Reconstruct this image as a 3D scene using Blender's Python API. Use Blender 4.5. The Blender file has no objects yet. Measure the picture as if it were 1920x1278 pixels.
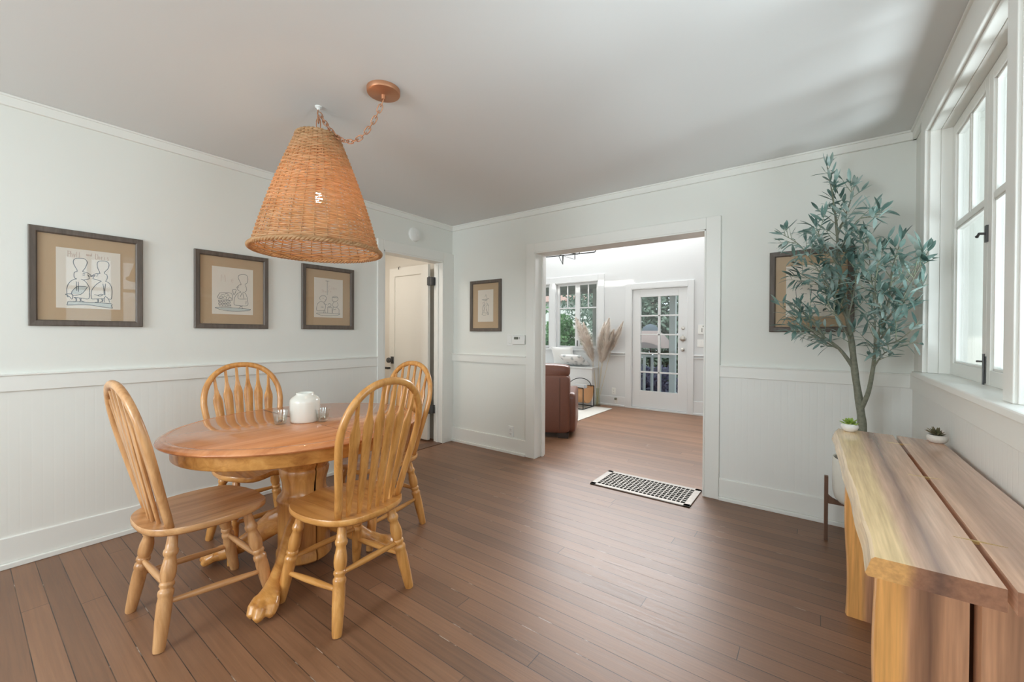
import bpy, bmesh, math, random
from math import sin, cos, pi, radians
from mathutils import Vector, Matrix

scene = bpy.context.scene
COL = scene.collection

# ------------------------------------------------------------------ camera
H = 1.22
F_PX, YAW, PIT, ROL = 774.63, 0.6381, -0.0077, 0.005
fv = Vector((-sin(YAW) * cos(PIT), cos(YAW) * cos(PIT), sin(PIT)))
rv = Vector((cos(YAW), sin(YAW), 0))
uv = rv.cross(fv)
r2 = rv * cos(ROL) + uv * sin(ROL)
u2 = uv * cos(ROL) - rv * sin(ROL)
cam = bpy.data.cameras.new('camera')
cam_ob = bpy.data.objects.new('camera', cam)
COL.objects.link(cam_ob)
m = Matrix(((r2.x, u2.x, -fv.x, 0), (r2.y, u2.y, -fv.y, 0), (r2.z, u2.z, -fv.z, H), (0, 0, 0, 1)))
cam_ob.matrix_world = m
cam.sensor_width = 36
cam.lens = F_PX / 1920 * 36
cam.shift_y = -8.0 / 1920
cam.clip_start = 0.02
scene.camera = cam_ob

# ------------------------------------------------------------------ light and exposure
scene.view_settings.view_transform = 'Standard'
scene.view_settings.look = 'None'
scene.view_settings.exposure = 0.04
scene.view_settings.gamma = 1
scene.view_settings.use_curve_mapping = False
scene.cycles.use_denoising = True
scene.cycles.max_bounces = 10
scene.cycles.diffuse_bounces = 6
scene.cycles.glossy_bounces = 4
scene.cycles.transmission_bounces = 8
scene.cycles.transparent_max_bounces = 16
scene.cycles.sample_clamp_indirect = 6
scene.cycles.caustics_reflective = False
scene.cycles.caustics_refractive = False
world = bpy.data.worlds.new('daylight')
scene.world = world
world.use_nodes = True
bg = world.node_tree.nodes['Background']
bg.inputs[0].default_value = (0.80, 0.91, 1.0, 1)
bg.inputs[1].default_value = 1.6

def lamp(name, kind, loc, power, color=(1, 1, 1), direction=None, size=None, size_y=None):
    l = bpy.data.lights.new(name, kind)
    l.energy = power
    l.color = color
    if kind == 'AREA':
        l.shape = 'RECTANGLE'
        l.size, l.size_y = size, size_y
    o = bpy.data.objects.new(name, l)
    o.location = loc
    if direction:
        o.rotation_euler = Vector(direction).to_track_quat('-Z', 'Z' if abs(direction[2]) < .9 else 'Y').to_euler()
    COL.objects.link(o)
    return o

sun = lamp('sun', 'SUN', (0, -5, 8), 2.4, (1, .96, .9), (0.03, 0.64, -0.77))
sun.data.angle = radians(0.6)
DAY = (0.95, 0.98, 1.0)
lamp('daylight_window_2', 'AREA', (.582, 1.24, 1.64), 16, (.74, .88, 1.0), (-1, 0, 0), .95, 1.15)
lamp('daylight_window_3', 'AREA', (.582, -1.0, 1.64), 30, (.80, .92, 1.0), (-1, 0, 0), 1.4, 1.15)
lamp('daylight_window_4', 'AREA', (-1.9, -2.58, 1.59), 84, (.84, .94, 1.0), (0, 1, 0), 1.7, 1.15)
lamp('bounce_fill', 'AREA', (1.9, 1.3, .10), 60, (.82, .92, 1.0), (-1, .25, .9), 1.6, 1.6).data.spread = radians(105)  # added outdoor lamp imitating ground bounce, lifts the ceiling by the window
lamp('far_room_glare_fill', 'AREA', (-2.7, 6.665, 2.96), 185, (.96, .98, 1.0), (0, -1, 0), 3.7, .40)  # added panel above the view, no window here; makes the floor glare
lamp('hall_fill', 'AREA', (-4.0, 2.1, 2.40), 13, (1, .93, .86), (0, 0, -1), .5, .5)  # added unseen area light that brightens the hall

# ------------------------------------------------------------------ materials
def new_mat(name):
    mt = bpy.data.materials.new(name)
    mt.use_nodes = True
    nt = mt.node_tree
    b = nt.nodes['Principled BSDF']
    return mt, nt, b

def lnk(nt, a, b):
    nt.links.new(a, b)

def plain(name, col, rough=.5, metal=0, spec=.5, bump=0, bscale=60, coat=0, var=0):
    mt, nt, b = new_mat(name)
    b.inputs['Base Color'].default_value = (*col, 1)
    b.inputs['Roughness'].default_value = rough
    b.inputs['Metallic'].default_value = metal
    b.inputs['Specular IOR Level'].default_value = spec
    b.inputs['Coat Weight'].default_value = coat
    if bump or var:
        tc = nt.nodes.new('ShaderNodeTexCoord')
        n = nt.nodes.new('ShaderNodeTexNoise')
        n.inputs['Scale'].default_value = bscale
        n.inputs['Detail'].default_value = 4
        lnk(nt, tc.outputs['Object'], n.inputs['Vector'])
        if bump:
            bp = nt.nodes.new('ShaderNodeBump')
            bp.inputs['Strength'].default_value = bump
            bp.inputs['Distance'].default_value = .004
            lnk(nt, n.outputs['Fac'], bp.inputs['Height'])
            lnk(nt, bp.outputs['Normal'], b.inputs['Normal'])
        if var:
            mx = nt.nodes.new('ShaderNodeMixRGB')
            mx.inputs[1].default_value = (*[c * (1 - var) for c in col], 1)
            mx.inputs[2].default_value = (*[min(1, c * (1 + var)) for c in col], 1)
            lnk(nt, n.outputs['Fac'], mx.inputs[0])
            lnk(nt, mx.outputs[0], b.inputs['Base Color'])
    return mt

def ramp(nt, stops):
    r = nt.nodes.new('ShaderNodeValToRGB')
    els = r.color_ramp.elements
    while len(els) < len(stops):
        els.new(.5)
    for e, (p, c) in zip(els, stops):
        e.position = p
        e.color = (*c, 1)
    return r

def wood(name, stops, axis=2, scale=9, stretch=14, rough=.32, coat=.25, bump=.12, seed=0, crough=.15):
    """grain lines running along one object axis"""
    mt, nt, b = new_mat(name)
    tc = nt.nodes.new('ShaderNodeTexCoord')
    mp = nt.nodes.new('ShaderNodeMapping')
    s = [scale * stretch / 4] * 3
    s[axis] = scale / 4
    mp.inputs['Scale'].default_value = s
    mp.inputs['Location'].default_value = (seed, seed * 1.7, seed * .6)
    n = nt.nodes.new('ShaderNodeTexNoise')
    n.inputs['Scale'].default_value = 1.0
    n.inputs['Detail'].default_value = 6
    n.inputs['Roughness'].default_value = .62
    n.inputs['Distortion'].default_value = .7
    lnk(nt, tc.outputs['Object'], mp.inputs['Vector'])
    lnk(nt, mp.outputs['Vector'], n.inputs['Vector'])
    r = ramp(nt, stops)
    lnk(nt, n.outputs['Fac'], r.inputs['Fac'])
    lnk(nt, r.outputs['Color'], b.inputs['Base Color'])
    b.inputs['Roughness'].default_value = rough
    b.inputs['Coat Weight'].default_value = coat
    b.inputs['Coat Roughness'].default_value = crough
    bp = nt.nodes.new('ShaderNodeBump')
    bp.inputs['Strength'].default_value = bump
    bp.inputs['Distance'].default_value = .002
    lnk(nt, n.outputs['Fac'], bp.inputs['Height'])
    lnk(nt, bp.outputs['Normal'], b.inputs['Normal'])
    return mt

def beadboard(name, col, axis, pitch=.040, strength=.22):
    mt, nt, b = new_mat(name)
    b.inputs['Base Color'].default_value = (*col, 1)
    b.inputs['Roughness'].default_value = .42
    tc = nt.nodes.new('ShaderNodeTexCoord')
    sp = nt.nodes.new('ShaderNodeSeparateXYZ')
    lnk(nt, tc.outputs['Object'], sp.inputs[0])
    d = nt.nodes.new('ShaderNodeMath'); d.operation = 'DIVIDE'; d.inputs[1].default_value = pitch
    lnk(nt, sp.outputs[axis], d.inputs[0])
    f = nt.nodes.new('ShaderNodeMath'); f.operation = 'FRACT'
    lnk(nt, d.outputs[0], f.inputs[0])
    s = nt.nodes.new('ShaderNodeMath'); s.operation = 'SUBTRACT'; s.inputs[1].default_value = .5
    lnk(nt, f.outputs[0], s.inputs[0])
    a = nt.nodes.new('ShaderNodeMath'); a.operation = 'ABSOLUTE'
    lnk(nt, s.outputs[0], a.inputs[0])
    mr = nt.nodes.new('ShaderNodeMapRange')
    mr.inputs['From Min'].default_value = .38
    mr.inputs['From Max'].default_value = .5
    mr.inputs['To Min'].default_value = 1
    mr.inputs['To Max'].default_value = 0
    lnk(nt, a.outputs[0], mr.inputs['Value'])
    bp = nt.nodes.new('ShaderNodeBump')
    bp.inputs['Strength'].default_value = strength
    bp.inputs['Distance'].default_value = .0022
    lnk(nt, mr.outputs[0], bp.inputs['Height'])
    lnk(nt, bp.outputs['Normal'], b.inputs['Normal'])
    return mt

def glass_mat(name, tint=(1, 1, 1), ior=1.45, wavy=0):
    """thin clear pane: passes light straight through, mirrors at the angle glass does"""
    mt = bpy.data.materials.new(name)
    mt.use_nodes = True
    nt = mt.node_tree
    nt.nodes.clear()
    out = nt.nodes.new('ShaderNodeOutputMaterial')
    tr = nt.nodes.new('ShaderNodeBsdfTransparent')
    tr.inputs[0].default_value = (*tint, 1)
    gl = nt.nodes.new('ShaderNodeBsdfGlossy')
    gl.inputs['Roughness'].default_value = .02
    lw = nt.nodes.new('ShaderNodeLayerWeight')
    p5 = nt.nodes.new('ShaderNodeMath'); p5.operation = 'POWER'; p5.inputs[1].default_value = 5
    fr = nt.nodes.new('ShaderNodeMath'); fr.operation = 'MULTIPLY_ADD'
    f0 = ((ior - 1) / (ior + 1)) ** 2
    fr.inputs[1].default_value = .9 - f0; fr.inputs[2].default_value = f0
    lnk(nt, lw.outputs['Facing'], p5.inputs[0]); lnk(nt, p5.outputs[0], fr.inputs[0])
    mx = nt.nodes.new('ShaderNodeMixShader')
    lnk(nt, fr.outputs[0], mx.inputs[0])
    lnk(nt, tr.outputs[0], mx.inputs[1])
    lnk(nt, gl.outputs[0], mx.inputs[2])
    lnk(nt, mx.outputs[0], out.inputs[0])
    if wavy:
        tc = nt.nodes.new('ShaderNodeTexCoord')
        n = nt.nodes.new('ShaderNodeTexNoise'); n.inputs['Scale'].default_value = 6
        bp = nt.nodes.new('ShaderNodeBump'); bp.inputs['Strength'].default_value = wavy; bp.inputs['Distance'].default_value = .01
        lnk(nt, tc.outputs['Object'], n.inputs['Vector'])
        lnk(nt, n.outputs['Fac'], bp.inputs['Height'])
        lnk(nt, bp.outputs['Normal'], gl.inputs['Normal'])
    return mt

def leaf_mat(name, stops, rough=.45, trans=.25, scale=30):
    mt, nt, b = new_mat(name)
    tc = nt.nodes.new('ShaderNodeTexCoord')
    n = nt.nodes.new('ShaderNodeTexNoise')
    n.inputs['Scale'].default_value = scale
    n.inputs['Detail'].default_value = 2
    lnk(nt, tc.outputs['Object'], n.inputs['Vector'])
    r = ramp(nt, stops)
    lnk(nt, n.outputs['Fac'], r.inputs['Fac'])
    lnk(nt, r.outputs['Color'], b.inputs['Base Color'])
    b.inputs['Roughness'].default_value = rough
    t = nt.nodes.new('ShaderNodeBsdfTranslucent')
    lnk(nt, r.outputs['Color'], t.inputs['Color'])
    mx = nt.nodes.new('ShaderNodeMixShader')
    mx.inputs[0].default_value = trans
    out = nt.nodes['Material Output']
    lnk(nt, b.outputs[0], mx.inputs[1])
    lnk(nt, t.outputs[0], mx.inputs[2])
    lnk(nt, mx.outputs[0], out.inputs[0])
    return mt

def floor_mat():
    mt, nt, b = new_mat('floor_boards')
    tc = nt.nodes.new('ShaderNodeTexCoord')
    br = nt.nodes.new('ShaderNodeTexBrick')
    br.offset = 0
    br.offset_frequency = 2
    br.squash = 1
    br.inputs['Scale'].default_value = 1
    br.inputs['Brick Width'].default_value = 2.6
    br.inputs['Row Height'].default_value = .083
    br.inputs['Mortar Size'].default_value = .0016
    br.inputs['Mortar Smooth'].default_value = .2
    br.inputs['Bias'].default_value = 0
    br.inputs['Color1'].default_value = (0, 0, 0, 1)
    br.inputs['Color2'].default_value = (1, 1, 1, 1)
    br.inputs['Mortar'].default_value = (.5, .5, .5, 1)
    fs = nt.nodes.new('ShaderNodeSeparateXYZ'); lnk(nt, tc.outputs['Object'], fs.inputs[0])
    fr_ = nt.nodes.new('ShaderNodeMath'); fr_.operation = 'DIVIDE'; fr_.inputs[1].default_value = .083
    lnk(nt, fs.outputs[1], fr_.inputs[0])
    ff = nt.nodes.new('ShaderNodeMath'); ff.operation = 'FLOOR'; lnk(nt, fr_.outputs[0], ff.inputs[0])
    wn_ = nt.nodes.new('ShaderNodeTexWhiteNoise'); wn_.noise_dimensions = '1D'; lnk(nt, ff.outputs[0], wn_.inputs['W'])
    sh_ = nt.nodes.new('ShaderNodeMath'); sh_.operation = 'MULTIPLY_ADD'; sh_.inputs[1].default_value = 9.0
    lnk(nt, wn_.outputs['Value'], sh_.inputs[0]); lnk(nt, fs.outputs[0], sh_.inputs[2])
    cb_ = nt.nodes.new('ShaderNodeCombineXYZ'); lnk(nt, sh_.outputs[0], cb_.inputs[0]); lnk(nt, fs.outputs[1], cb_.inputs[1])
    lnk(nt, cb_.outputs[0], br.inputs['Vector'])
    mp = nt.nodes.new('ShaderNodeMapping')
    mp.inputs['Scale'].default_value = (1.1, 34, 1)
    lnk(nt, tc.outputs['Object'], mp.inputs['Vector'])
    n = nt.nodes.new('ShaderNodeTexNoise')
    n.inputs['Scale'].default_value = 2.2
    n.inputs['Detail'].default_value = 7
    n.inputs['Roughness'].default_value = .65
    n.inputs['Distortion'].default_value = .4
    lnk(nt, mp.outputs[0], n.inputs['Vector'])
    big = nt.nodes.new('ShaderNodeTexNoise')
    big.inputs['Scale'].default_value = 1.1
    big.inputs['Detail'].default_value = 3
    lnk(nt, tc.outputs['Object'], big.inputs['Vector'])
    # tone = .42*board + .38*grain + .2*worn patches
    m1 = nt.nodes.new('ShaderNodeMath'); m1.operation = 'MULTIPLY'; m1.inputs[1].default_value = .20
    lnk(nt, br.outputs['Color'], m1.inputs[0])  # board to board
    m2 = nt.nodes.new('ShaderNodeMath'); m2.operation = 'MULTIPLY_ADD'; m2.inputs[1].default_value = .50
    lnk(nt, n.outputs['Fac'], m2.inputs[0]); lnk(nt, m1.outputs[0], m2.inputs[2])
    m3 = nt.nodes.new('ShaderNodeMath'); m3.operation = 'MULTIPLY_ADD'; m3.inputs[1].default_value = .36
    lnk(nt, big.outputs['Fac'], m3.inputs[0]); lnk(nt, m2.outputs[0], m3.inputs[2])
    r = ramp(nt, FLOOR_STOPS)
    lnk(nt, m3.outputs[0], r.inputs['Fac'])
    # gaps: broken dark seams
    gn = nt.nodes.new('ShaderNodeTexNoise'); gn.inputs['Scale'].default_value = 4.0; gn.inputs['Detail'].default_value = 3
    lnk(nt, tc.outputs['Object'], gn.inputs['Vector'])
    gr = nt.nodes.new('ShaderNodeMapRange')
    gr.inputs['From Min'].default_value = .38; gr.inputs['From Max'].default_value = .62
    gr.inputs['To Min'].default_value = .6; gr.inputs['To Max'].default_value = 1
    lnk(nt, gn.outputs['Fac'], gr.inputs['Value'])
    gm = nt.nodes.new('ShaderNodeMath'); gm.operation = 'MULTIPLY'
    lnk(nt, br.outputs['Fac'], gm.inputs[0]); lnk(nt, gr.outputs[0], gm.inputs[1])
    mx = nt.nodes.new('ShaderNodeMixRGB')
    mx.inputs[2].default_value = (.018, .010, .007, 1)
    lnk(nt, gm.outputs[0], mx.inputs[0]); lnk(nt, r.outputs['Color'], mx.inputs[1])
    # specks of old paint caught in the seams
    sn = nt.nodes.new('ShaderNodeTexNoise'); sn.inputs['Scale'].default_value = 1; sn.inputs['Detail'].default_value = 4
    sm_ = nt.nodes.new('ShaderNodeMapping'); sm_.inputs['Scale'].default_value = (9, 3, 1)
    lnk(nt, tc.outputs['Object'], sm_.inputs['Vector']); lnk(nt, sm_.outputs[0], sn.inputs['Vector'])
    sr = nt.nodes.new('ShaderNodeMapRange')
    sr.inputs['From Min'].default_value = .62; sr.inputs['From Max'].default_value = .68; sr.inputs['To Max'].default_value = .7
    lnk(nt, sn.outputs['Fac'], sr.inputs['Value'])
    sm = nt.nodes.new('ShaderNodeMath'); sm.operation = 'MULTIPLY'
    lnk(nt, br.outputs['Fac'], sm.inputs[0]); lnk(nt, sr.outputs[0], sm.inputs[1])
    mx2 = nt.nodes.new('ShaderNodeMixRGB')
    mx2.inputs[2].default_value = (.55, .45, .36, 1)
    lnk(nt, sm.outputs[0], mx2.inputs[0]); lnk(nt, mx.outputs[0], mx2.inputs[1])
    lnk(nt, mx2.outputs[0], b.inputs['Base Color'])
    rr = nt.nodes.new('ShaderNodeMapRange')
    rr.inputs['To Min'].default_value = .36; rr.inputs['To Max'].default_value = .54
    lnk(nt, n.outputs['Fac'], rr.inputs['Value'])
    lnk(nt, rr.outputs[0], b.inputs['Roughness'])
    b.inputs['Specular IOR Level'].default_value = .95
    bp = nt.nodes.new('ShaderNodeBump')
    bp.inputs['Strength'].default_value = .35
    bp.inputs['Distance'].default_value = .003
    inv = nt.nodes.new('ShaderNodeMath'); inv.operation = 'MULTIPLY_ADD'; inv.inputs[1].default_value = -1.0
    hn = nt.nodes.new('ShaderNodeMath'); hn.operation = 'MULTIPLY'; hn.inputs[1].default_value = .35
    lnk(nt, n.outputs['Fac'], hn.inputs[0])
    lnk(nt, gm.outputs[0], inv.inputs[0]); lnk(nt, hn.outputs[0], inv.inputs[2])
    lnk(nt, inv.outputs[0], bp.inputs['Height'])
    lnk(nt, bp.outputs['Normal'], b.inputs['Normal'])
    return mt

def slab_mat(name, edge, width, axis, sap, mid, dark, rough=.33, seed=0.):
    """figured hardwood: pale sapwood at one edge, dark streaks of heartwood; grain along `axis`, bands across X"""
    mt, nt, b = new_mat(name)
    tc = nt.nodes.new('ShaderNodeTexCoord')
    mp = nt.nodes.new('ShaderNodeMapping')
    s = [7, 7, 7]; s[axis] = .9
    mp.inputs['Scale'].default_value = s
    mp.inputs['Location'].default_value = (seed, seed, seed)
    lnk(nt, tc.outputs['Object'], mp.inputs['Vector'])
    w = nt.nodes.new('ShaderNodeTexNoise'); w.inputs['Scale'].default_value = 1; w.inputs['Detail'].default_value = 3
    w.inputs['Distortion'].default_value = .8
    lnk(nt, mp.outputs[0], w.inputs['Vector'])
    sp = nt.nodes.new('ShaderNodeSeparateXYZ'); lnk(nt, tc.outputs['Object'], sp.inputs[0])
    # distance from the sapwood edge, pushed about by slow noise
    a = nt.nodes.new('ShaderNodeMath'); a.operation = 'SUBTRACT'; a.inputs[1].default_value = edge
    lnk(nt, sp.outputs[0], a.inputs[0])
    wn = nt.nodes.new('ShaderNodeMath'); wn.operation = 'MULTIPLY_ADD'; wn.inputs[1].default_value = .07; wn.inputs[2].default_value = -.035
    lnk(nt, w.outputs['Fac'], wn.inputs[0])
    ad = nt.nodes.new('ShaderNodeMath'); ad.operation = 'ADD'
    lnk(nt, a.outputs[0], ad.inputs[0]); lnk(nt, wn.outputs[0], ad.inputs[1])
    mr = nt.nodes.new('ShaderNodeMapRange'); mr.inputs['From Max'].default_value = width
    lnk(nt, ad.outputs[0], mr.inputs['Value'])
    r = ramp(nt, [(0, sap), (.16, [c * .97 for c in sap]), (.22, mid), (.30, dark), (.38, mid), (.56, [c * 1.12 for c in mid]), (.66, [(c + d) / 2 for c, d in zip(mid, dark)]), (.8, mid), (1, [(c * .7 + d * .3) for c, d in zip(mid, dark)])])
    lnk(nt, mr.outputs[0], r.inputs['Fac'])
    f = nt.nodes.new('ShaderNodeMapping')
    s2 = [120, 120, 120]; s2[axis] = 5
    f.inputs['Scale'].default_value = s2
    lnk(nt, tc.outputs['Object'], f.inputs['Vector'])
    fn = nt.nodes.new('ShaderNodeTexNoise'); fn.inputs['Scale'].default_value = 1; fn.inputs['Detail'].default_value = 5
    lnk(nt, f.outputs[0], fn.inputs['Vector'])
    fr = ramp(nt, [(.3, (.72, .70, .68)), (.7, (1.12, 1.12, 1.12))])
    lnk(nt, fn.outputs['Fac'], fr.inputs['Fac'])
    mu = nt.nodes.new('ShaderNodeMixRGB'); mu.blend_type = 'MULTIPLY'; mu.inputs[0].default_value = .8
    lnk(nt, r.outputs[0], mu.inputs[1]); lnk(nt, fr.outputs[0], mu.inputs[2])
    lnk(nt, mu.outputs[0], b.inputs['Base Color'])
    b.inputs['Roughness'].default_value = rough
    b.inputs['Coat Weight'].default_value = .5
    b.inputs['Coat Roughness'].default_value = .16
    return mt

FLOOR_STOPS = [(.18, (.085, .038, .018)), (.42, (.172, .081, .039)), (.62, (.255, .122, .060)), (.85, (.355, .182, .094))]
M = {}
M['wall'] = plain('wall_paint', (.785, .79, .742), .6, bump=.06, bscale=90)
M['hall'] = plain('hall_paint', (.82, .78, .71), .6)
M['ceil'] = plain('ceiling_paint', (.735, .735, .725), .65, bump=.05, bscale=50)
M['trim'] = plain('trim_paint', (.82, .815, .77), .38)
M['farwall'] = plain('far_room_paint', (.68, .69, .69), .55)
M['beadY'] = beadboard('beadboard_paint_along_y', (.81, .808, .77), 1)
M['beadL'] = beadboard('worn_beadboard_paint', (.80, .793, .745), 1, strength=.07)
M['beadX'] = beadboard('beadboard_paint_along_x', (.81, .808, .77), 0)
M['floor'] = floor_mat()
OAK = [(.25, (.36, .135, .030)), (.42, (.55, .245, .060)), (.58, (.67, .325, .092)), (.8, (.78, .43, .145))]
OAKP = [(.25, (.37, .17, .062)), (.42, (.53, .265, .105)), (.58, (.64, .345, .15)), (.8, (.74, .44, .21))]
OAKR = [(.25, (.46, .155, .052)), (.45, (.60, .23, .085)), (.6, (.68, .28, .11)), (.8, (.74, .33, .14))]
M['oak_v'] = wood('oak_upright', OAK, 2, coat=.4)
M['oak_x'] = wood('oak_flat', OAK, 0, scale=7)
M['oak_y'] = wood('oak_cross', OAK, 1, scale=7)
M['oakp_v'] = wood('pale_oak_upright', OAKP, 2, coat=.15)
M['oakp_x'] = wood('pale_oak_flat', OAKP, 0, scale=7, coat=.15)
M['oakp_y'] = wood('pale_oak_cross', OAKP, 1, scale=7, coat=.15)
M['oak_top'] = wood('red_oak_top', OAKR, 1, scale=6, stretch=16, rough=.24, coat=.55, bump=.02, crough=.04)
M['frame'] = wood('grey_brown_frame', [(.3, (.085, .066, .052)), (.7, (.15, .12, .098))], 2, scale=12, rough=.5, coat=0)
M['kraft'] = plain('kraft_mat', (.50, .36, .225), .8, bump=.1, bscale=300, var=.06)
M['paper'] = plain('drawing_paper', (.74, .68, .59), .7)
M['ink'] = plain('grey_ink', (.05, .065, .075), .7)
M['inkpale'] = plain('pale_ink', (.62, .50, .42), .7)
M['inkfill'] = plain('wash', (.56, .58, .54), .7)
M['glass'] = glass_mat('clear_glass', (1, 1, 1), 1.3)
M['pane'] = glass_mat('window_glass', (.97, .985, .975), wavy=.02)
M['copper'] = plain('brushed_copper', (.55, .27, .15), .42, .75)
M['wicker'] = None
M['white_gloss'] = plain('white_glaze', (.80, .80, .74), .22, coat=.3)
M['plastic'] = plain('white_plastic', (.82, .82, .79), .4)
M['lcd'] = plain('grey_display', (.14, .15, .12), .3)
M['black'] = plain('black_iron', (.028, .028, .028), .45, .3)
M['hinge'] = plain('dark_pewter', (.10, .10, .10), .45, .5)
M['nickel'] = plain('satin_nickel', (.48, .45, .41), .35, .9)
M['steel'] = plain('register_steel', (.36, .33, .30), .45, .6, var=.15, bscale=25)
M['dark'] = plain('shade_and_seam_black', (.02, .018, .016), .8)  # black for the shade under the vent grille and the table's leaf seam
M['brass'] = plain('polished_brass', (.75, .56, .25), .3, .85)
M['wax'] = plain('candle_wax', (.86, .85, .80), .5)
M['stone'] = plain('speckled_stone', (.72, .68, .62), .75, bump=.25, bscale=120, var=.12)
M['stonew'] = plain('white_stone', (.82, .81, .79), .7, bump=.2, bscale=120, var=.05)
M['pot'] = plain('ivory_planter', (.80, .78, .70), .45, var=.02)
M['soil'] = plain('dark_soil', (.05, .038, .028), .95, bump=.6, bscale=90)
M['stand'] = wood('walnut_stand', [(.3, (.10, .052, .032)), (.7, (.19, .10, .062))], 2, scale=10, rough=.45, coat=.05)
M['bark'] = plain('grey_green_bark', (.22, .225, .17), .85, bump=.9, bscale=70, var=.45)
M['olive'] = leaf_mat('olive_leaf', [(.3, (.06, .12, .105)), (.43, (.14, .24, .21)), (.55, (.27, .385, .35)), (.68, (.47, .57, .54))], .42, .18, 9)
M['lime'] = leaf_mat('lime_succulent', [(.3, (.22, .36, .05)), (.7, (.48, .62, .14))], .4, .2, 40)
M['rust'] = leaf_mat('olive_brown_succulent', [(.3, (.10, .11, .05)), (.7, (.22, .17, .10))], .45, .1, 40)
M['leather'] = plain('brown_leather', (.155, .056, .034), .33, bump=.25, bscale=110, var=.18)
M['leather_d'] = plain('dark_foot', (.035, .02, .015), .5)
M['tan'] = plain('tan_leather', (.55, .29, .13), .55, var=.06)
M['rug'] = plain('ivory_rug', (.62, .60, .55), .95, bump=.5, bscale=220)
M['linen'] = plain('white_linen', (.82, .82, .80), .85, bump=.2, bscale=150)
M['plume'] = leaf_mat('pampas_plume', [(.3, (.85, .77, .70)), (.7, (.93, .89, .84))], .9, .5, 12)
M['stalk'] = plain('straw_stalk', (.62, .50, .28), .7)
M['vaseglass'] = glass_mat('green_tinted_glass', (.94, .965, .93))
M['bulb'] = None

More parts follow.
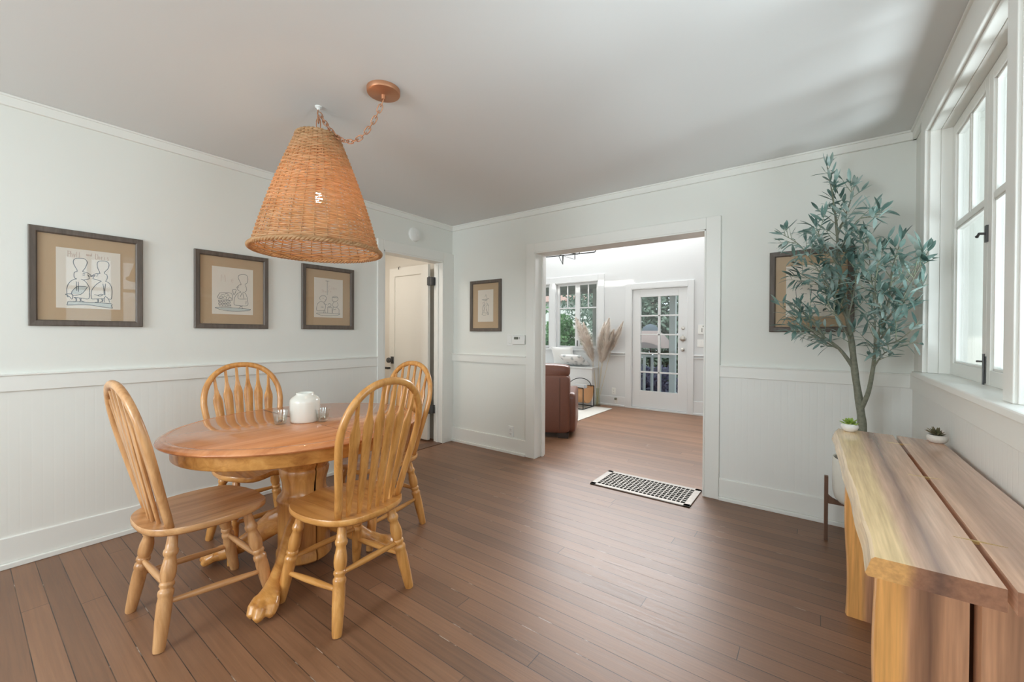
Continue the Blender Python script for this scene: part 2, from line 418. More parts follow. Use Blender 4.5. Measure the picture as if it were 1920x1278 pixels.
# ------------------------------------------------------------------ mesh helpers
class MB:
    def __init__(s):
        s.v, s.f = [], []
    def add(s, v, f):
        k = len(s.v)
        s.v += [tuple(p) for p in v]
        s.f += [tuple(i + k for i in q) for q in f]
        return s
    def box(s, x0, x1, y0, y1, z0, z1):
        v = [(x, y, z) for x in (x0, x1) for y in (y0, y1) for z in (z0, z1)]
        return s.add(v, [(0, 1, 3, 2), (4, 6, 7, 5), (0, 4, 5, 1), (2, 3, 7, 6), (0, 2, 6, 4), (1, 5, 7, 3)])
    def obox(s, c, ax, ay, az):
        """box from centre and three half-axis vectors"""
        c, ax, ay, az = Vector(c), Vector(ax), Vector(ay), Vector(az)
        v = [c + ax * i + ay * j + az * k for i in (-1, 1) for j in (-1, 1) for k in (-1, 1)]
        return s.add(v, [(0, 1, 3, 2), (4, 6, 7, 5), (0, 4, 5, 1), (2, 3, 7, 6), (0, 2, 6, 4), (1, 5, 7, 3)])
    def tube(s, pts, rad, n=8, closed=False, sec=None, up=None, caps=True):
        """sweep a round (or sec=(a,b) elliptic scale) section along pts"""
        pts = [Vector(p) for p in pts]
        m_ = len(pts)
        if not hasattr(rad, '__len__'):
            rad = [rad] * m_
        rings = []
        prev = None
        for i, p in enumerate(pts):
            if closed:
                t = pts[(i + 1) % m_] - pts[i - 1]
            else:
                t = pts[min(i + 1, m_ - 1)] - pts[max(i - 1, 0)]
            t.normalize()
            if up is not None:
                a = Vector(up) - t * t.dot(Vector(up))
            elif prev is None:
                a = t.orthogonal()
            else:
                a = prev - t * t.dot(prev)
            a.normalize(); prev = a
            b = t.cross(a)
            ea, eb = sec if sec else (1, 1)
            rings.append([p + (a * cos(2 * pi * k / n) * ea + b * sin(2 * pi * k / n) * eb) * rad[i] for k in range(n)])
        v = [q for r in rings for q in r]
        f = []
        for i in range(m_ if closed else m_ - 1):
            j = (i + 1) % m_
            for k in range(n):
                f.append((i * n + k, i * n + (k + 1) % n, j * n + (k + 1) % n, j * n + k))
        if caps and not closed:
            f.append(tuple(range(n - 1, -1, -1)))
            f.append(tuple((m_ - 1) * n + k for k in range(n)))
        return s.add(v, f)
    def lathe(s, prof, n=32, c=(0, 0, 0), a0=0, a1=2 * pi, caps=True):
        """prof: (radius, z) from bottom to top"""
        full = abs(a1 - a0 - 2 * pi) < 1e-6
        cols = n if full else n + 1
        v = [(c[0] + r * cos(a0 + (a1 - a0) * k / n), c[1] + r * sin(a0 + (a1 - a0) * k / n), c[2] + z) for r, z in prof for k in range(cols)]
        f = []
        for i in range(len(prof) - 1):
            for k in range(n):
                k2 = (k + 1) % cols
                f.append((i * cols + k, i * cols + k2, (i + 1) * cols + k2, (i + 1) * cols + k))
        if caps:
            f.append(tuple(range(cols - 1, -1, -1)))
            f.append(tuple((len(prof) - 1) * cols + k for k in range(cols)))
            if not full:
                f.append(tuple(i * cols for i in range(len(prof))))
                f.append(tuple(i * cols + cols - 1 for i in range(len(prof) - 1, -1, -1)))
        return s.add(v, f)
    def prism(s, poly, z0, z1):
        n = len(poly)
        v = [(x, y, z0) for x, y in poly] + [(x, y, z1) for x, y in poly]
        f = [tuple(range(n - 1, -1, -1)), tuple(range(n, 2 * n))] + [(i, (i + 1) % n, n + (i + 1) % n, n + i) for i in range(n)]
        return s.add(v, f)
    def xform(s, mat):
        s.v = [tuple(mat @ Vector(p)) for p in s.v]
        return s
    def build(s, name, mat, parent=None, smooth=False, bevel=0, seg=2, off=None, flip=True):
        me = bpy.data.meshes.new(name)
        v = s.v
        if off is not None:
            v = [(p[0] - off[0], p[1] - off[1], p[2] - off[2]) for p in v]
        me.from_pydata(v, [], s.f)
        bm = bmesh.new(); bm.from_mesh(me)
        if flip:
            bmesh.ops.recalc_face_normals(bm, faces=bm.faces)
        bm.to_mesh(me); bm.free()
        if smooth:
            me.shade_smooth()
            if smooth != True:
                try:
                    me.set_sharp_from_angle(angle=radians(smooth))
                except Exception:
                    pass
        if mat:
            me.materials.append(mat)
        o = bpy.data.objects.new(name, me)
        COL.objects.link(o)
        if parent:
            o.parent = parent
        if bevel:
            bv = o.modifiers.new('bevel', 'BEVEL')
            bv.width = bevel; bv.segments = seg; bv.limit_method = 'ANGLE'; bv.angle_limit = radians(40)
        return o

def tag(o, label=None, cat=None, group=None, kind=None):
    if label: o['label'] = label
    if cat: o['category'] = cat
    if group: o['group'] = group
    if kind: o['kind'] = kind
    return o

def thing(name, loc, label, cat, group=None, rz=0):
    o = bpy.data.objects.new(name, None)
    o.empty_display_size = .05
    o.location = loc
    o.rotation_euler = (0, 0, rz)
    COL.objects.link(o)
    return tag(o, label, cat, group)

def struct(name, mb, mat, **k):
    return tag(mb.build(name, mat, **k), kind='structure')

def copy_tree(o, parent=None):
    c = o.copy()
    COL.objects.link(c)
    if parent:
        c.parent = parent
    for ch in list(o.children):
        copy_tree(ch, c)
    return c

def wall_with_holes(mb, u0, u1, z0, z1, holes, place):
    """fill u0..u1 by z0..z1 with boxes around rectangular holes (ua,ub,za,zb); place(ua,ub,za,zb) adds a box"""
    holes = sorted(holes)
    u = u0
    for a, b, c, d in holes:
        if a > u: place(u, a, z0, z1)
        if c > z0: place(a, b, z0, c)
        if d < z1: place(a, b, d, z1)
        u = b
    if u < u1: place(u, u1, z0, z1)

# ------------------------------------------------------------------ setting
XL, XR, YB, CZ = -3.353, .455, 3.376, 2.428
YF, Y2, YT = -2.6, 6.68, 3.55           # front wall, far room's back wall, far side of the partition
RB, RT, CB = .909, .990, 2.372          # chair rail, crown underside
FX0, FX1, FZ = -5.75, 1.2, 3.2          # far room
mb = MB().box(-6.2, 1.6, YF - .1, Y2 + .1, -.08, 0)
struct('floor', mb, M['floor'])
mb = MB().box(XL - .12, XR + .13, YF - .1, YT, CZ, CZ + .15)
struct('ceiling', mb, M['ceil'])
# far room ceiling with a narrow roof light
mb = MB()
SKX0, SKX1, SKY0, SKY1 = -4.05, -2.50, 5.655, 5.79
wall_with_holes(mb, FX0 - .2, FX1 + .2, YT - .17, Y2 + .2, [(SKX0, SKX1, SKY0, SKY1)], lambda a, b, c, d: mb.box(a, b, c, d, FZ, FZ + .06))
struct('ceiling_far_room', mb, M['farwall'])
# left wall with hall doorway
DY0, DY1, DZ = 2.440, 3.222, 2.012
mb = MB()
wall_with_holes(mb, YF, YB, 0, CZ, [(DY0, DY1, 0, DZ)], lambda a, b, c, d: mb.box(XL - .12, XL, a, b, c, d))
struct('wall_left', mb, M['wall'])
# back wall with the wide cased opening
OX0, OX1, OZ = -2.222, -.682, 2.008
mb = MB()
wall_with_holes(mb, XL - .12, XR, 0, CZ, [(OX0, OX1, 0, OZ)], lambda a, b, c, d: mb.box(a, b, YB, YT, c, d))
mb.box(FX0, XL - .12, YB + .02, YT, 0, CZ)
mb.box(FX0, FX1, YT - .16, YT, CZ, FZ)
mb.box(XR, FX1, YB + .02, YT, 0, CZ)
struct('wall_back', mb, M['wall'])
# right wall with windows
WZ0, WZ1 = 1.03, 2.262
WIN = [(1.84, 2.95), (.72, 1.76), (-1.75, -.25)]
mb = MB()
wall_with_holes(mb, YF, YT - .1, 0, CZ, sorted((a, b, WZ0 - .03, WZ1) for a, b in WIN), lambda a, b, c, d: mb.box(XR, XR + .13, a, b, c, d))
struct('wall_right', mb, M['wall'])
mb = MB()
wall_with_holes(mb, XL - .12, XR + .13, 0, CZ, [(-2.85, -.95, .93, 2.25)], lambda a, b, c, d: mb.box(a, b, YF - .1, YF, c, d))
struct('wall_front', mb, M['wall'])

# wainscot sheets below the rail
struct('trim_1', MB().box(XL, XL + .006, YF, DY0 - .07, .15, RB), M['beadL'])
mb = MB().box(OX1 + .1, XR, YB - .006, YB, .15, RB)
struct('trim_2', mb, M['beadX'])
struct('trim_3', MB().box(XR - .006, XR, YF, YB, .15, RB), M['beadY'])
# chair rails (board, thin cap)
def rail_l(y0, y1):
    return MB().box(XL, XL + .018, y0, y1, RB, RT).box(XL, XL + .026, y0, y1, RT, RT + .008)
struct('trim_4', rail_l(YF, DY0 - .068), M['trim'], bevel=.002)
def rail_b(x0, x1):
    return MB().box(x0, x1, YB - .018, YB, RB, RT - .004).box(x0, x1, YB - .026, YB, RT - .004, RT + .004)
struct('trim_5', rail_b(XL, OX0 - .097), M['trim'], bevel=.002)
struct('trim_6', rail_b(OX1 + .1, XR), M['trim'], bevel=.002)
struct('trim_7', MB().box(XR - .018, XR, YF, YB, RB, WZ0 - .03), M['trim'], bevel=.002)
# crown boards
struct('trim_8', MB().box(XL, XL + .02, YF, YB, CB, CZ).box(XL, XL + .03, YF, YB, CZ - .012, CZ), M['trim'], bevel=.003)
struct('trim_9', MB().box(XL, XR, YB - .02, YB, CB, CZ).box(XL, XR, YB - .03, YB, CZ - .012, CZ), M['trim'], bevel=.003)
struct('trim_10', MB().box(XR - .02, XR, YF, YB, CB, CZ).box(XR - .03, XR, YF, YB, CZ - .012, CZ), M['trim'], bevel=.003)
# baseboards with shoe moulding
def base(name, f):
    mb = MB()
    f(mb, .016, .028, .158); f(mb, .030, 0, .028)
    return struct(name, mb, M['trim'], bevel=.004)
base('baseboard_left', lambda m_, t, a, b: m_.box(XL, XL + t, YF, DY0 - .068, a, b))
def bb_back(m_, t, a, b):
    m_.box(XL, OX0 - .097, YB - t, YB, a, b); m_.box(OX1 + .1, XR, YB - t, YB, a, b)
base('baseboard_back', bb_back)
base('baseboard_right', lambda m_, t, a, b: m_.box(XR - t, XR, YF, YB, a, b))
base('baseboard_front', lambda m_, t, a, b: m_.box(XL, XR, YF, YF + t, a, b))
# casing round the wide opening, and its lining
mb = MB().box(OX0 - .097, OX0, YB - .022, YB, 0, OZ + .09).box(OX1, OX1 + .1, YB - .022, YB, 0, OZ + .09).box(OX0, OX1, YB - .022, YB, OZ, OZ + .09)
struct('trim_11', mb, M['trim'], bevel=.004)
mb = MB().box(OX0, OX0 + .012, YB - .022, YT, 0, OZ).box(OX1 - .012, OX1, YB - .022, YT, 0, OZ).box(OX0, OX1, YB - .022, YT, OZ - .012, OZ)
mb.box(OX0 + .012, OX0 + .03, YB + .09, YB + .13, 0, OZ - .012).box(OX1 - .03, OX1 - .012, YB + .09, YB + .13, 0, OZ - .012)
struct('trim_12', mb, M['trim'], bevel=.002)
# casing and lining of the hall doorway
mb = MB().box(XL, XL + .022, DY0 - .068, DY0, 0, DZ + .10).box(XL, XL + .022, DY1, YB, 0, DZ + .10).box(XL, XL + .022, DY0, DY1, DZ, DZ + .10)
struct('trim_13', mb, M['trim'], bevel=.004)
mb = MB().box(XL - .12, XL + .02, DY0, DY0 + .014, 0, DZ).box(XL - .12, XL + .02, DY1 - .014, DY1, 0, DZ).box(XL - .12, XL + .02, DY0, DY1, DZ - .014, DZ)
mb.box(XL - .075, XL - .045, DY1 - .026, DY1 - .014, 0, DZ - .014)
struct('trim_14', mb, M['trim'], bevel=.002)
# window casings, stools, aprons on the right wall
CX = XR - .028
mb = MB()
edges = [(2.95, 3.05), (1.76, 1.84), (.61, .72), (-.25, -.14), (-1.86, -1.75)]
for a, b in edges:
    mb.box(XR - .018 if a == 1.76 else CX, XR, a, b, WZ0, WZ1 + .108)
for a, b in WIN:
    mb.box(CX, XR, a, b, WZ1, WZ1 + .108)
# inner back-band step
for a, b in WIN:
    mb.box(XR - .010, XR + .03, b - .012, b, WZ0, WZ1).box(XR - .010, XR + .03, a, a + .012, WZ0, WZ1).box(XR - .010, XR + .03, a, b, WZ1 - .012, WZ1)
struct('trim_15', mb, M['trim'], bevel=.004)
mb = MB().box(XR - .052, XR + .1, .64, 3.06, WZ0 - .03, WZ0).box(XR - .052, XR + .1, -1.92, -.08, WZ0 - .03, WZ0)
struct('trim_16', mb, M['trim'], bevel=.006)

# ------------------------------------------------------------------ windows
def sash_pair(name, y0, y1, z0, z1, x, parts=True):
    """two side-hung sashes, each two small panes over one tall pane, in the plane X = x"""
    root = MB()
    # jamb lining and stops
    root.box(XR + .03, XR + .13, y0, y0 + .014, z0, z1).box(XR + .03, XR + .13, y1 - .014, y1, z0, z1).box(XR + .03, XR + .13, y0, y1, z1 - .014, z1)
    o = struct(name, root, M['trim'], bevel=.002)
    ym = (y0 + y1) / 2
    bz = z0 + (z1 - z0) * .585
    for a, b in ((y0 + .016, ym), (ym, y1 - .016)):
        s_ = MB()
        st = .048
        s_.box(x, x + .036, a, a + st, z0, z1 - .016).box(x, x + .036, b - st, b, z0, z1 - .016)
        s_.box(x, x + .036, a + st, b - st, z0, z0 + .058).box(x, x + .036, a + st, b - st, z1 - .016 - .05, z1 - .016)
        s_.box(x + .004, x + .032, a + st, b - st, bz - .012, bz + .012)
        yc = (a + b) / 2
        s_.box(x + .004, x + .032, yc - .01, yc + .01, bz + .012, z1 - .066)
        # glazing bead
        for (p, q, r, s2) in ((a + st, b - st, z0 + .058, bz - .012), (a + st, yc - .01, bz + .012, z1 - .066), (yc + .01, b - st, bz + .012, z1 - .066)):
            s_.box(x + .008, x + .03, p, p + .009, r, s2).box(x + .008, x + .03, q - .009, q, r, s2).box(x + .008, x + .03, p, q, r, r + .009).box(x + .008, x + .03, p, q, s2 - .009, s2)
        so = s_.build('sash', M['trim'], o, bevel=.002)
        g = MB().box(x + .017, x + .021, a + st, b - st, z0 + .058, z1 - .066)
        g.build('pane', M['pane'], so)
    return o

w1 = sash_pair('window_1', 1.84, 2.95, WZ0, WZ1, XR + .07)
sash_pair('window_2', .72, 1.76, WZ0, WZ1, XR + .07)
sash_pair('window_3', -1.75, -.25, WZ0, WZ1, XR + .07)
# sash catch and surface bolt of window 1
ym = 2.395
cm = MB().box(XR + .064, XR + .07, ym - .014, ym + .010, 1.585, 1.65)
cm.tube([(XR + .066, ym - .003, 1.618), (XR + .046, ym - .003, 1.620)], .005, 10)
cm.tube([(XR + .048, ym - .003, 1.620), (XR + .047, ym + .008, 1.616), (XR + .046, ym + .018, 1.612)], [.005, .004, .006], 10)
tag(cm.build('window_catch', M['hinge'], w1, smooth=35), 'pewter latch with a small lever')
cm = MB().box(XR + .066, XR + .07, ym - .008, ym + .008, 1.035, 1.14)
cm.tube([(XR + .064, ym, 1.03), (XR + .064, ym, 1.15)], .0035, 8)
cm.tube([(XR + .064, ym, 1.12), (XR + .048, ym + .012, 1.12)], [.003, .004], 8)
tag(cm.build('window_bolt', M['hinge'], w1, smooth=35), 'pewter surface bolt')
# window in the front wall behind the camera
mb = MB().box(-2.85, -2.77, YF - .08, YF, .93, 2.25).box(-1.03, -.95, YF - .08, YF, .93, 2.25).box(-2.77, -1.03, YF - .08, YF, .93, 1.0).box(-2.77, -1.03, YF - .08, YF, 2.18, 2.25).box(-1.94, -1.86, YF - .07, YF, 1.0, 2.18)
o = struct('window_4', mb, M['trim'], bevel=.003)
MB().box(-2.77, -1.03, YF - .045, YF - .041, 1.0, 2.18).build('pane', M['pane'], o)

# ------------------------------------------------------------------ hall behind the left wall
HX = -4.62
mb = MB().box(HX - .1, HX, .9, 3.4, 0, CZ).box(HX, XL - .12, .8, .9, 0, CZ).box(HX, XL - .12, DY1 + .06, YB, 0, CZ)
struct('wall_hall', mb, M['hall'])
struct('ceiling_hall', MB().box(HX - .1, XL - .12, .8, YB, CZ, CZ + .1), M['ceil'])
struct('trim_17', MB().box(XL - .13, XL + .02, DY0 + .014, DY1 - .014, 0, .006), M['stand'])
# open hall door, hinged on the right jamb, swung back along the hall
leaf = MB()
lx0, lx1, ly0, ly1, lz0, lz1 = -4.20, -3.515, 3.155, 3.19, .02, 1.995
leaf.box(lx0, lx0 + .095, ly0, ly1, lz0, lz1).box(lx1 - .115, lx1, ly0, ly1, lz0, lz1)
leaf.box(lx0 + .095, lx1 - .115, ly0, ly1, lz0, lz0 + .22).box(lx0 + .095, lx1 - .115, ly0, ly1, lz1 - .10, lz1)
leaf.box(lx0 + .095, lx1 - .115, ly0 + .012, ly1 - .012, lz0 + .22, lz1 - .10)
d1 = struct('door_1', leaf, plain('door_paint', (.82, .80, .74), .4))
for z in (1.80, .37):
    hm = MB().box(-3.525, -3.485, 3.150, 3.156, z - .045, z + .045).box(-3.497, -3.45, 3.196, 3.205, z - .045, z + .045)
    hm.tube([(-3.495, 3.152, z - .05), (-3.495, 3.152, z + .05)], .009, 10)
    hm.box(-3.499, -3.455, 3.15, 3.205, z - .045, z + .045)
    hm.build('hinge', M['hinge'], d1, smooth=35)
km = MB().box(-4.165, -4.115, 3.147, 3.155, .85, .935)
km.tube([(-4.14, 3.147, .893), (-4.14, 3.115, .893)], .011, 12)
km.lathe([(.012, 0), (.026, .008), (.032, .022), (.028, .038), (.015, .044)], 20)
kk = MB().lathe([(.010, 0), (.026, .006), (.033, .02), (.029, .036), (.012, .043)], 20).xform(Matrix.Translation((-4.14, 3.122, .893)) @ Matrix.Rotation(pi / 2, 4, 'X'))
km2 = MB().box(-4.165, -4.115, 3.147, 3.155, .85, .935)
km2.tube([(-4.14, 3.147, .893), (-4.14, 3.115, .893)], .011, 12)
km2.add(kk.v, kk.f)
km2.build('door_knob', M['hinge'], d1, smooth=35)
ho = MB().tube([(-4.02, 3.150, 1.975), (-4.02, 3.146, 2.0), (-4.005, 3.146, 2.003), (-3.985, 3.142, 1.998)], .0035, 8)
tag(ho.build('over_door_hook', M['black'], None, smooth=True), 'tiny black hook at the top of the open hall door', 'hook')
# small black iron wall lever low in the hall
t = thing('iron_bracket', (HX, 3.0, .80), 'black iron bracket with a flat arm on the hall wall behind the open door', 'bracket')

# ------------------------------------------------------------------ far room
mb = MB()
DX0, DX1, DTOP = -2.49, -1.60, 1.965
WX0, WX1, WB, WT = -3.945, -3.085, .955, 2.15
W2X0, W2X1 = -4.93, -4.065
wall_with_holes(mb, FX0, FX1, 0, FZ, [(W2X0, W2X1, WB, WT), (WX0, WX1, WB, WT), (DX0, DX1, 0, DTOP)], lambda a, b, c, d: mb.box(a, b, Y2, Y2 + .14, c, d))
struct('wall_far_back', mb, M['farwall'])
mb = MB()
wall_with_holes(mb, YT, Y2, 0, FZ, [(4.0, 6.0, .9, 2.4)], lambda a, b, c, d: mb.box(FX0 - .1, FX0, a, b, c, d))
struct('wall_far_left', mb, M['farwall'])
mb = MB()
wall_with_holes(mb, YT - .1, Y2, 0, FZ, [], lambda a, b, c, d: mb.box(FX1, FX1 + .1, a, b, c, d))
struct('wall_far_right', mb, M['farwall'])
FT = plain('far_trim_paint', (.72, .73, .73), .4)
mb = MB().box(DX0 - .10, DX0, Y2 - .022, Y2, 0, DTOP + .085).box(DX1, DX1 + .085, Y2 - .022, Y2, 0, DTOP + .085).box(DX0, DX1, Y2 - .022, Y2, DTOP, DTOP + .085)
mb.box(DX0, DX0 + .012, Y2 - .02, Y2 + .14, 0, DTOP).box(DX1 - .012, DX1, Y2 - .02, Y2 + .14, 0, DTOP).box(DX0, DX1, Y2 - .02, Y2 + .14, DTOP - .012, DTOP)
mb.box(DX0, DX1, Y2 - .03, Y2 + .14, 0, .022)
struct('trim_18', mb, FT, bevel=.003)
mb = MB().box(WX1, WX1 + .115, Y2 - .022, Y2, WB - .03, WT + .11).box(W2X1, WX0, Y2 - .022, Y2, WB - .03, WT + .11).box(W2X0 - .11, W2X0, Y2 - .022, Y2, WB - .03, WT + .11)
mb.box(W2X0, W2X1, Y2 - .022, Y2, WT, WT + .11).box(WX0, WX1, Y2 - .022, Y2, WT, WT + .11)
mb.box(W2X0 - .13, WX1 + .13, Y2 - .05, Y2 + .1, WB - .032, WB)
struct('trim_19', mb, FT, bevel=.003)
# far rail and baseboard, panelled to the right of the door
mb = MB().box(WX1 + .12, DX0 - .1, Y2 - .03, Y2, .89, .912).box(WX1 + .12, DX0 - .1, Y2 - .02, Y2, .85, .868).box(DX1 + .085, FX1, Y2 - .03, Y2, .89, .912).box(DX1 + .085, FX1, Y2 - .02, Y2, .85, .868)
mb.box(FX0, W2X0 - .13, Y2 - .03, Y2, .86, .90)
struct('trim_20', mb, FT, bevel=.004)
mb = MB().box(FX0, DX0 - .1, Y2 - .016, Y2, 0, .165).box(FX0, DX0 - .1, Y2 - .03, Y2, 0, .03).box(DX1 + .085, FX1, Y2 - .016, Y2, 0, .21).box(DX1 + .085, FX1, Y2 - .03, Y2, 0, .03)
struct('baseboard_far', mb, FT, bevel=.004)

def far_window(name, x0, x1):
    y = Y2 + .05
    o = struct(name, MB().box(x0, x0 + .012, Y2 - .01, Y2 + .14, WB, WT).box(x1 - .012, x1, Y2 - .01, Y2 + .14, WB, WT).box(x0, x1, Y2 - .01, Y2 + .14, WT - .012, WT), FT)
    xm = (x0 + x1) / 2
    bz = 1.69
    for a, b in ((x0 + .012, xm), (xm, x1 - .012)):
        s_ = MB()
        st = .047
        s_.box(a, a + st, y, y + .036, WB, WT - .012).box(b - st, b, y, y + .036, WB, WT - .012)
        s_.box(a + st, b - st, y, y + .036, WB, WB + .045).box(a + st, b - st, y, y + .036, WT - .05, WT - .012)
        s_.box(a + st, b - st, y + .004, y + .032, bz - .012, bz + .012)
        xc = (a + b) / 2
        s_.box(xc - .01, xc + .01, y + .004, y + .032, bz, WT - .05)
        so = s_.build('sash', FT, o, bevel=.002)
        MB().box(a + st, b - st, y + .016, y + .02, WB + .045, WT - .05).build('pane', M['pane'], so)
    c = MB().box(xm - .02, xm + .02, y - .008, y, 1.44, 1.49).tube([(xm - .02, y - .015, 1.465), (xm - .05, y - .03, 1.465)], .006, 8)
    c.build('window_catch', M['hinge'], o)
    MB().box(xm - .006, xm + .012, y - .01, y, 1.0, 1.10).build('window_bolt', M['hinge'], o)
    return o
far_window('window_5', WX0, WX1)
far_window('window_6', W2X0, W2X1)

# glazed entrance door
y0, y1 = Y2 + .012, Y2 + .052
gx0, gx1, gz0, gz1 = -2.345, -1.745, .30, 1.825
dm = MB().box(DX0 + .014, gx0, y0, y1, .028, DTOP - .014).box(gx1, DX1 - .014, y0, y1, .028, DTOP - .014)
dm.box(gx0, gx1, y0, y1, .028, gz0).box(gx0, gx1, y0, y1, gz1, DTOP - .014)
xm = (gx0 + gx1) / 2
dm.box(xm - .012, xm + .012, y0 + .004, y1 - .004, gz0, gz1)
for i in range(1, 5):
    z = gz0 + (gz1 - gz0) * i / 5
    dm.box(gx0, gx1, y0 + .004, y1 - .004, z - .012, z + .012)
for i in range(2):
    for j in range(5):
        a = gx0 + (gx1 - gx0) * i / 2; b = gx0 + (gx1 - gx0) * (i + 1) / 2
        c = gz0 + (gz1 - gz0) * j / 5; d = gz0 + (gz1 - gz0) * (j + 1) / 5
        a += .012 * i; b -= .012 * (1 - i)
        dm.box(a, a + .008, y0 + .008, y1 - .008, c, d).box(b - .008, b, y0 + .008, y1 - .008, c, d)
fd = struct('door_2', dm, FT, bevel=.002)
MB().box(gx0, gx1, Y2 + .03, Y2 + .034, gz0, gz1).build('pane', M['pane'], fd)
def rose(mat, x, z, r, deep):
    k = MB().lathe([(r, 0), (r, .006), (r * .5, .010), (r * .42, deep * .5), (r * .8, deep * .62), (r * .85, deep * .85), (r * .5, deep)], 24)
    return k.xform(Matrix.Translation((x, y0, z)) @ Matrix.Rotation(pi / 2, 4, 'X'))
kx = -1.678
k = rose(None, kx, 1.155, .045, .055)
k2 = MB().lathe([(.03, 0), (.03, .004), (.001, .006)], 4).xform(Matrix.Translation((kx, y0, 1.155)) @ Matrix.Rotation(pi / 2, 4, 'X') @ Matrix.Scale(2.2, 4, (0, 1, 0)))
k.add(k2.v, k2.f)
k.build('door_knob', M['nickel'], fd, smooth=35)
MB().add(*(lambda q: (q.v, q.f))(rose(None, kx, 1.315, .026, .014))).build('deadbolt', M['nickel'], fd, smooth=35)
MB().add(*(lambda q: (q.v, q.f))(rose(None, kx, .985, .028, .05))).build('lower_lock', M['nickel'], fd, smooth=35)
for z in (1.62, .36):
    MB().tube([(DX0 + .008, Y2 - .012, z - .05), (DX0 + .008, Y2 - .012, z + .05)], .011, 10).build('hinge', FT, fd, smooth=35)

# window openings of the far room's side walls (frames)
mb = MB()
for xx in (FX0 - .1,):
    a, b = (4.1, 6.1) if xx > 0 else (4.0, 6.0)
    mb.box(xx, xx + .1, a, a + .05, .9, 2.4).box(xx, xx + .1, b - .05, b, .9, 2.4).box(xx, xx + .1, a, b, .9, .95).box(xx, xx + .1, a, b, 2.35, 2.4).box(xx + .02, xx + .08, (a + b) / 2 - .03, (a + b) / 2 + .03, .95, 2.35)
struct('window_7', mb, FT, bevel=.003)

# ------------------------------------------------------------------ dining chairs
HB, HW, HV1, HV, LEAN = .160, .210, .347, .580, .232
SZ = .45
def hoop_pt(u, v):
    """point of the leaning back plane: u across (local y), v up the plane"""
    return Vector((-v * sin(LEAN), u, SZ + v * cos(LEAN)))

def hoop_curve(n=26):
    pts = []
    for i in range(9):
        k = i / 8
        ks = k * k * (3 - 2 * k) * .5 + k * .5
        pts.append((HB + (HW - HB) * ks, HV1 * k))
    for i in range(1, n):
        t_ = pi * i / n
        c, s = cos(t_), sin(t_)
        e = 2 / 2.2
        pts.append((HW * math.copysign(abs(c) ** e, c), HV1 + (HV - HV1) * abs(s) ** e))
    for i in range(8, -1, -1):
        k = i / 8
        ks = k * k * (3 - 2 * k) * .5 + k * .5
        pts.append((-(HB + (HW - HB) * ks), HV1 * k))
    return pts

def hoop_half(v):
    if v <= HV1:
        return HB + (HW - HB) * v / HV1
    return HW

def hoop_top(u):
    e = 2.2
    return HV1 + (HV - HV1) * max(0, 1 - (abs(u) / HW) ** e) ** (1 / e)

def turned_leg(top, foot):
    top, foot = Vector(top), Vector(foot)
    prof = [(0, .014), (.03, .0155), (.10, .0175), (.155, .019), (.165, .0225), (.19, .0235), (.21, .021), (.222, .0175), (.25, .019), (.31, .0235), (.36, .0245), (.40, .0225), (.43, .0185), (.44, .0225), (.462, .0235), (.478, .019), (.495, .019), (.505, .0235), (.525, .0245), (.545, .0235), (.56, .0215), (.60, .0235), (.75, .0228), (.90, .020), (.975, .0185), (1.0, .0165)]
    mb = MB()
    mb.tube([top.lerp(foot, t_) for t_, r in prof], [r * 1.1 for t_, r in prof], 14)
    return mb

def seat_mb():
    mb = MB()
    n, rings = 56, 10
    def outline(a):
        c, s = cos(a), sin(a)
        e = 2 / 2.9
        x = .150 + .222 * math.copysign(abs(c) ** e, c)
        y = .222 * math.copysign(abs(s) ** e, s)
        y *= 1 - .10 * max(0, (.15 - x) / .22)
        if c > 0.3:                       # two thigh scoops in the front edge
            x += .012 * (1 - abs(abs(y) - .10) / .10) * (1 if abs(y) < .2 else 0)
        return x, y
    def topz(x, y, k):
        dish = -.011 * (1 - (k ** 2)) * (1 if x > -.05 else .5)
        front = max(0, (x - .24) / .13)
        sc = -.012 * front * max(0, 1 - (abs(abs(y) - .10) / .09) ** 2)
        return SZ + dish + sc
    v = []
    for i in range(rings + 1):
        k = i / rings
        for j in range(n):
            x, y = outline(2 * pi * j / n)
            px, py = .15 + (x - .15) * k, y * k
            v.append((px, py, topz(px, py, k)))
    f = []
    for i in range(rings):
        for j in range(n):
            j2 = (j + 1) % n
            f.append((i * n + j, i * n + j2, (i + 1) * n + j2, (i + 1) * n + j))
    # rounded side then underside
    base = rings * n
    steps = [(1.008, -.004), (1.012, -.012), (1.006, -.022), (.975, -.030), (.5, -.034), (0.0, -.034)]
    for q, (k, dz) in enumerate(steps):
        for j in range(n):
            x, y = outline(2 * pi * j / n)
            z = topz(x, y, 1) + dz
            v.append((.15 + (x - .15) * k, y * k, z))
    for q in range(len(steps)):
        r0 = base + q * n
        for j in range(n):
            j2 = (j + 1) % n
            f.append((r0 + j, r0 + j2, r0 + n + j2, r0 + n + j))
    return mb.add(v, f)

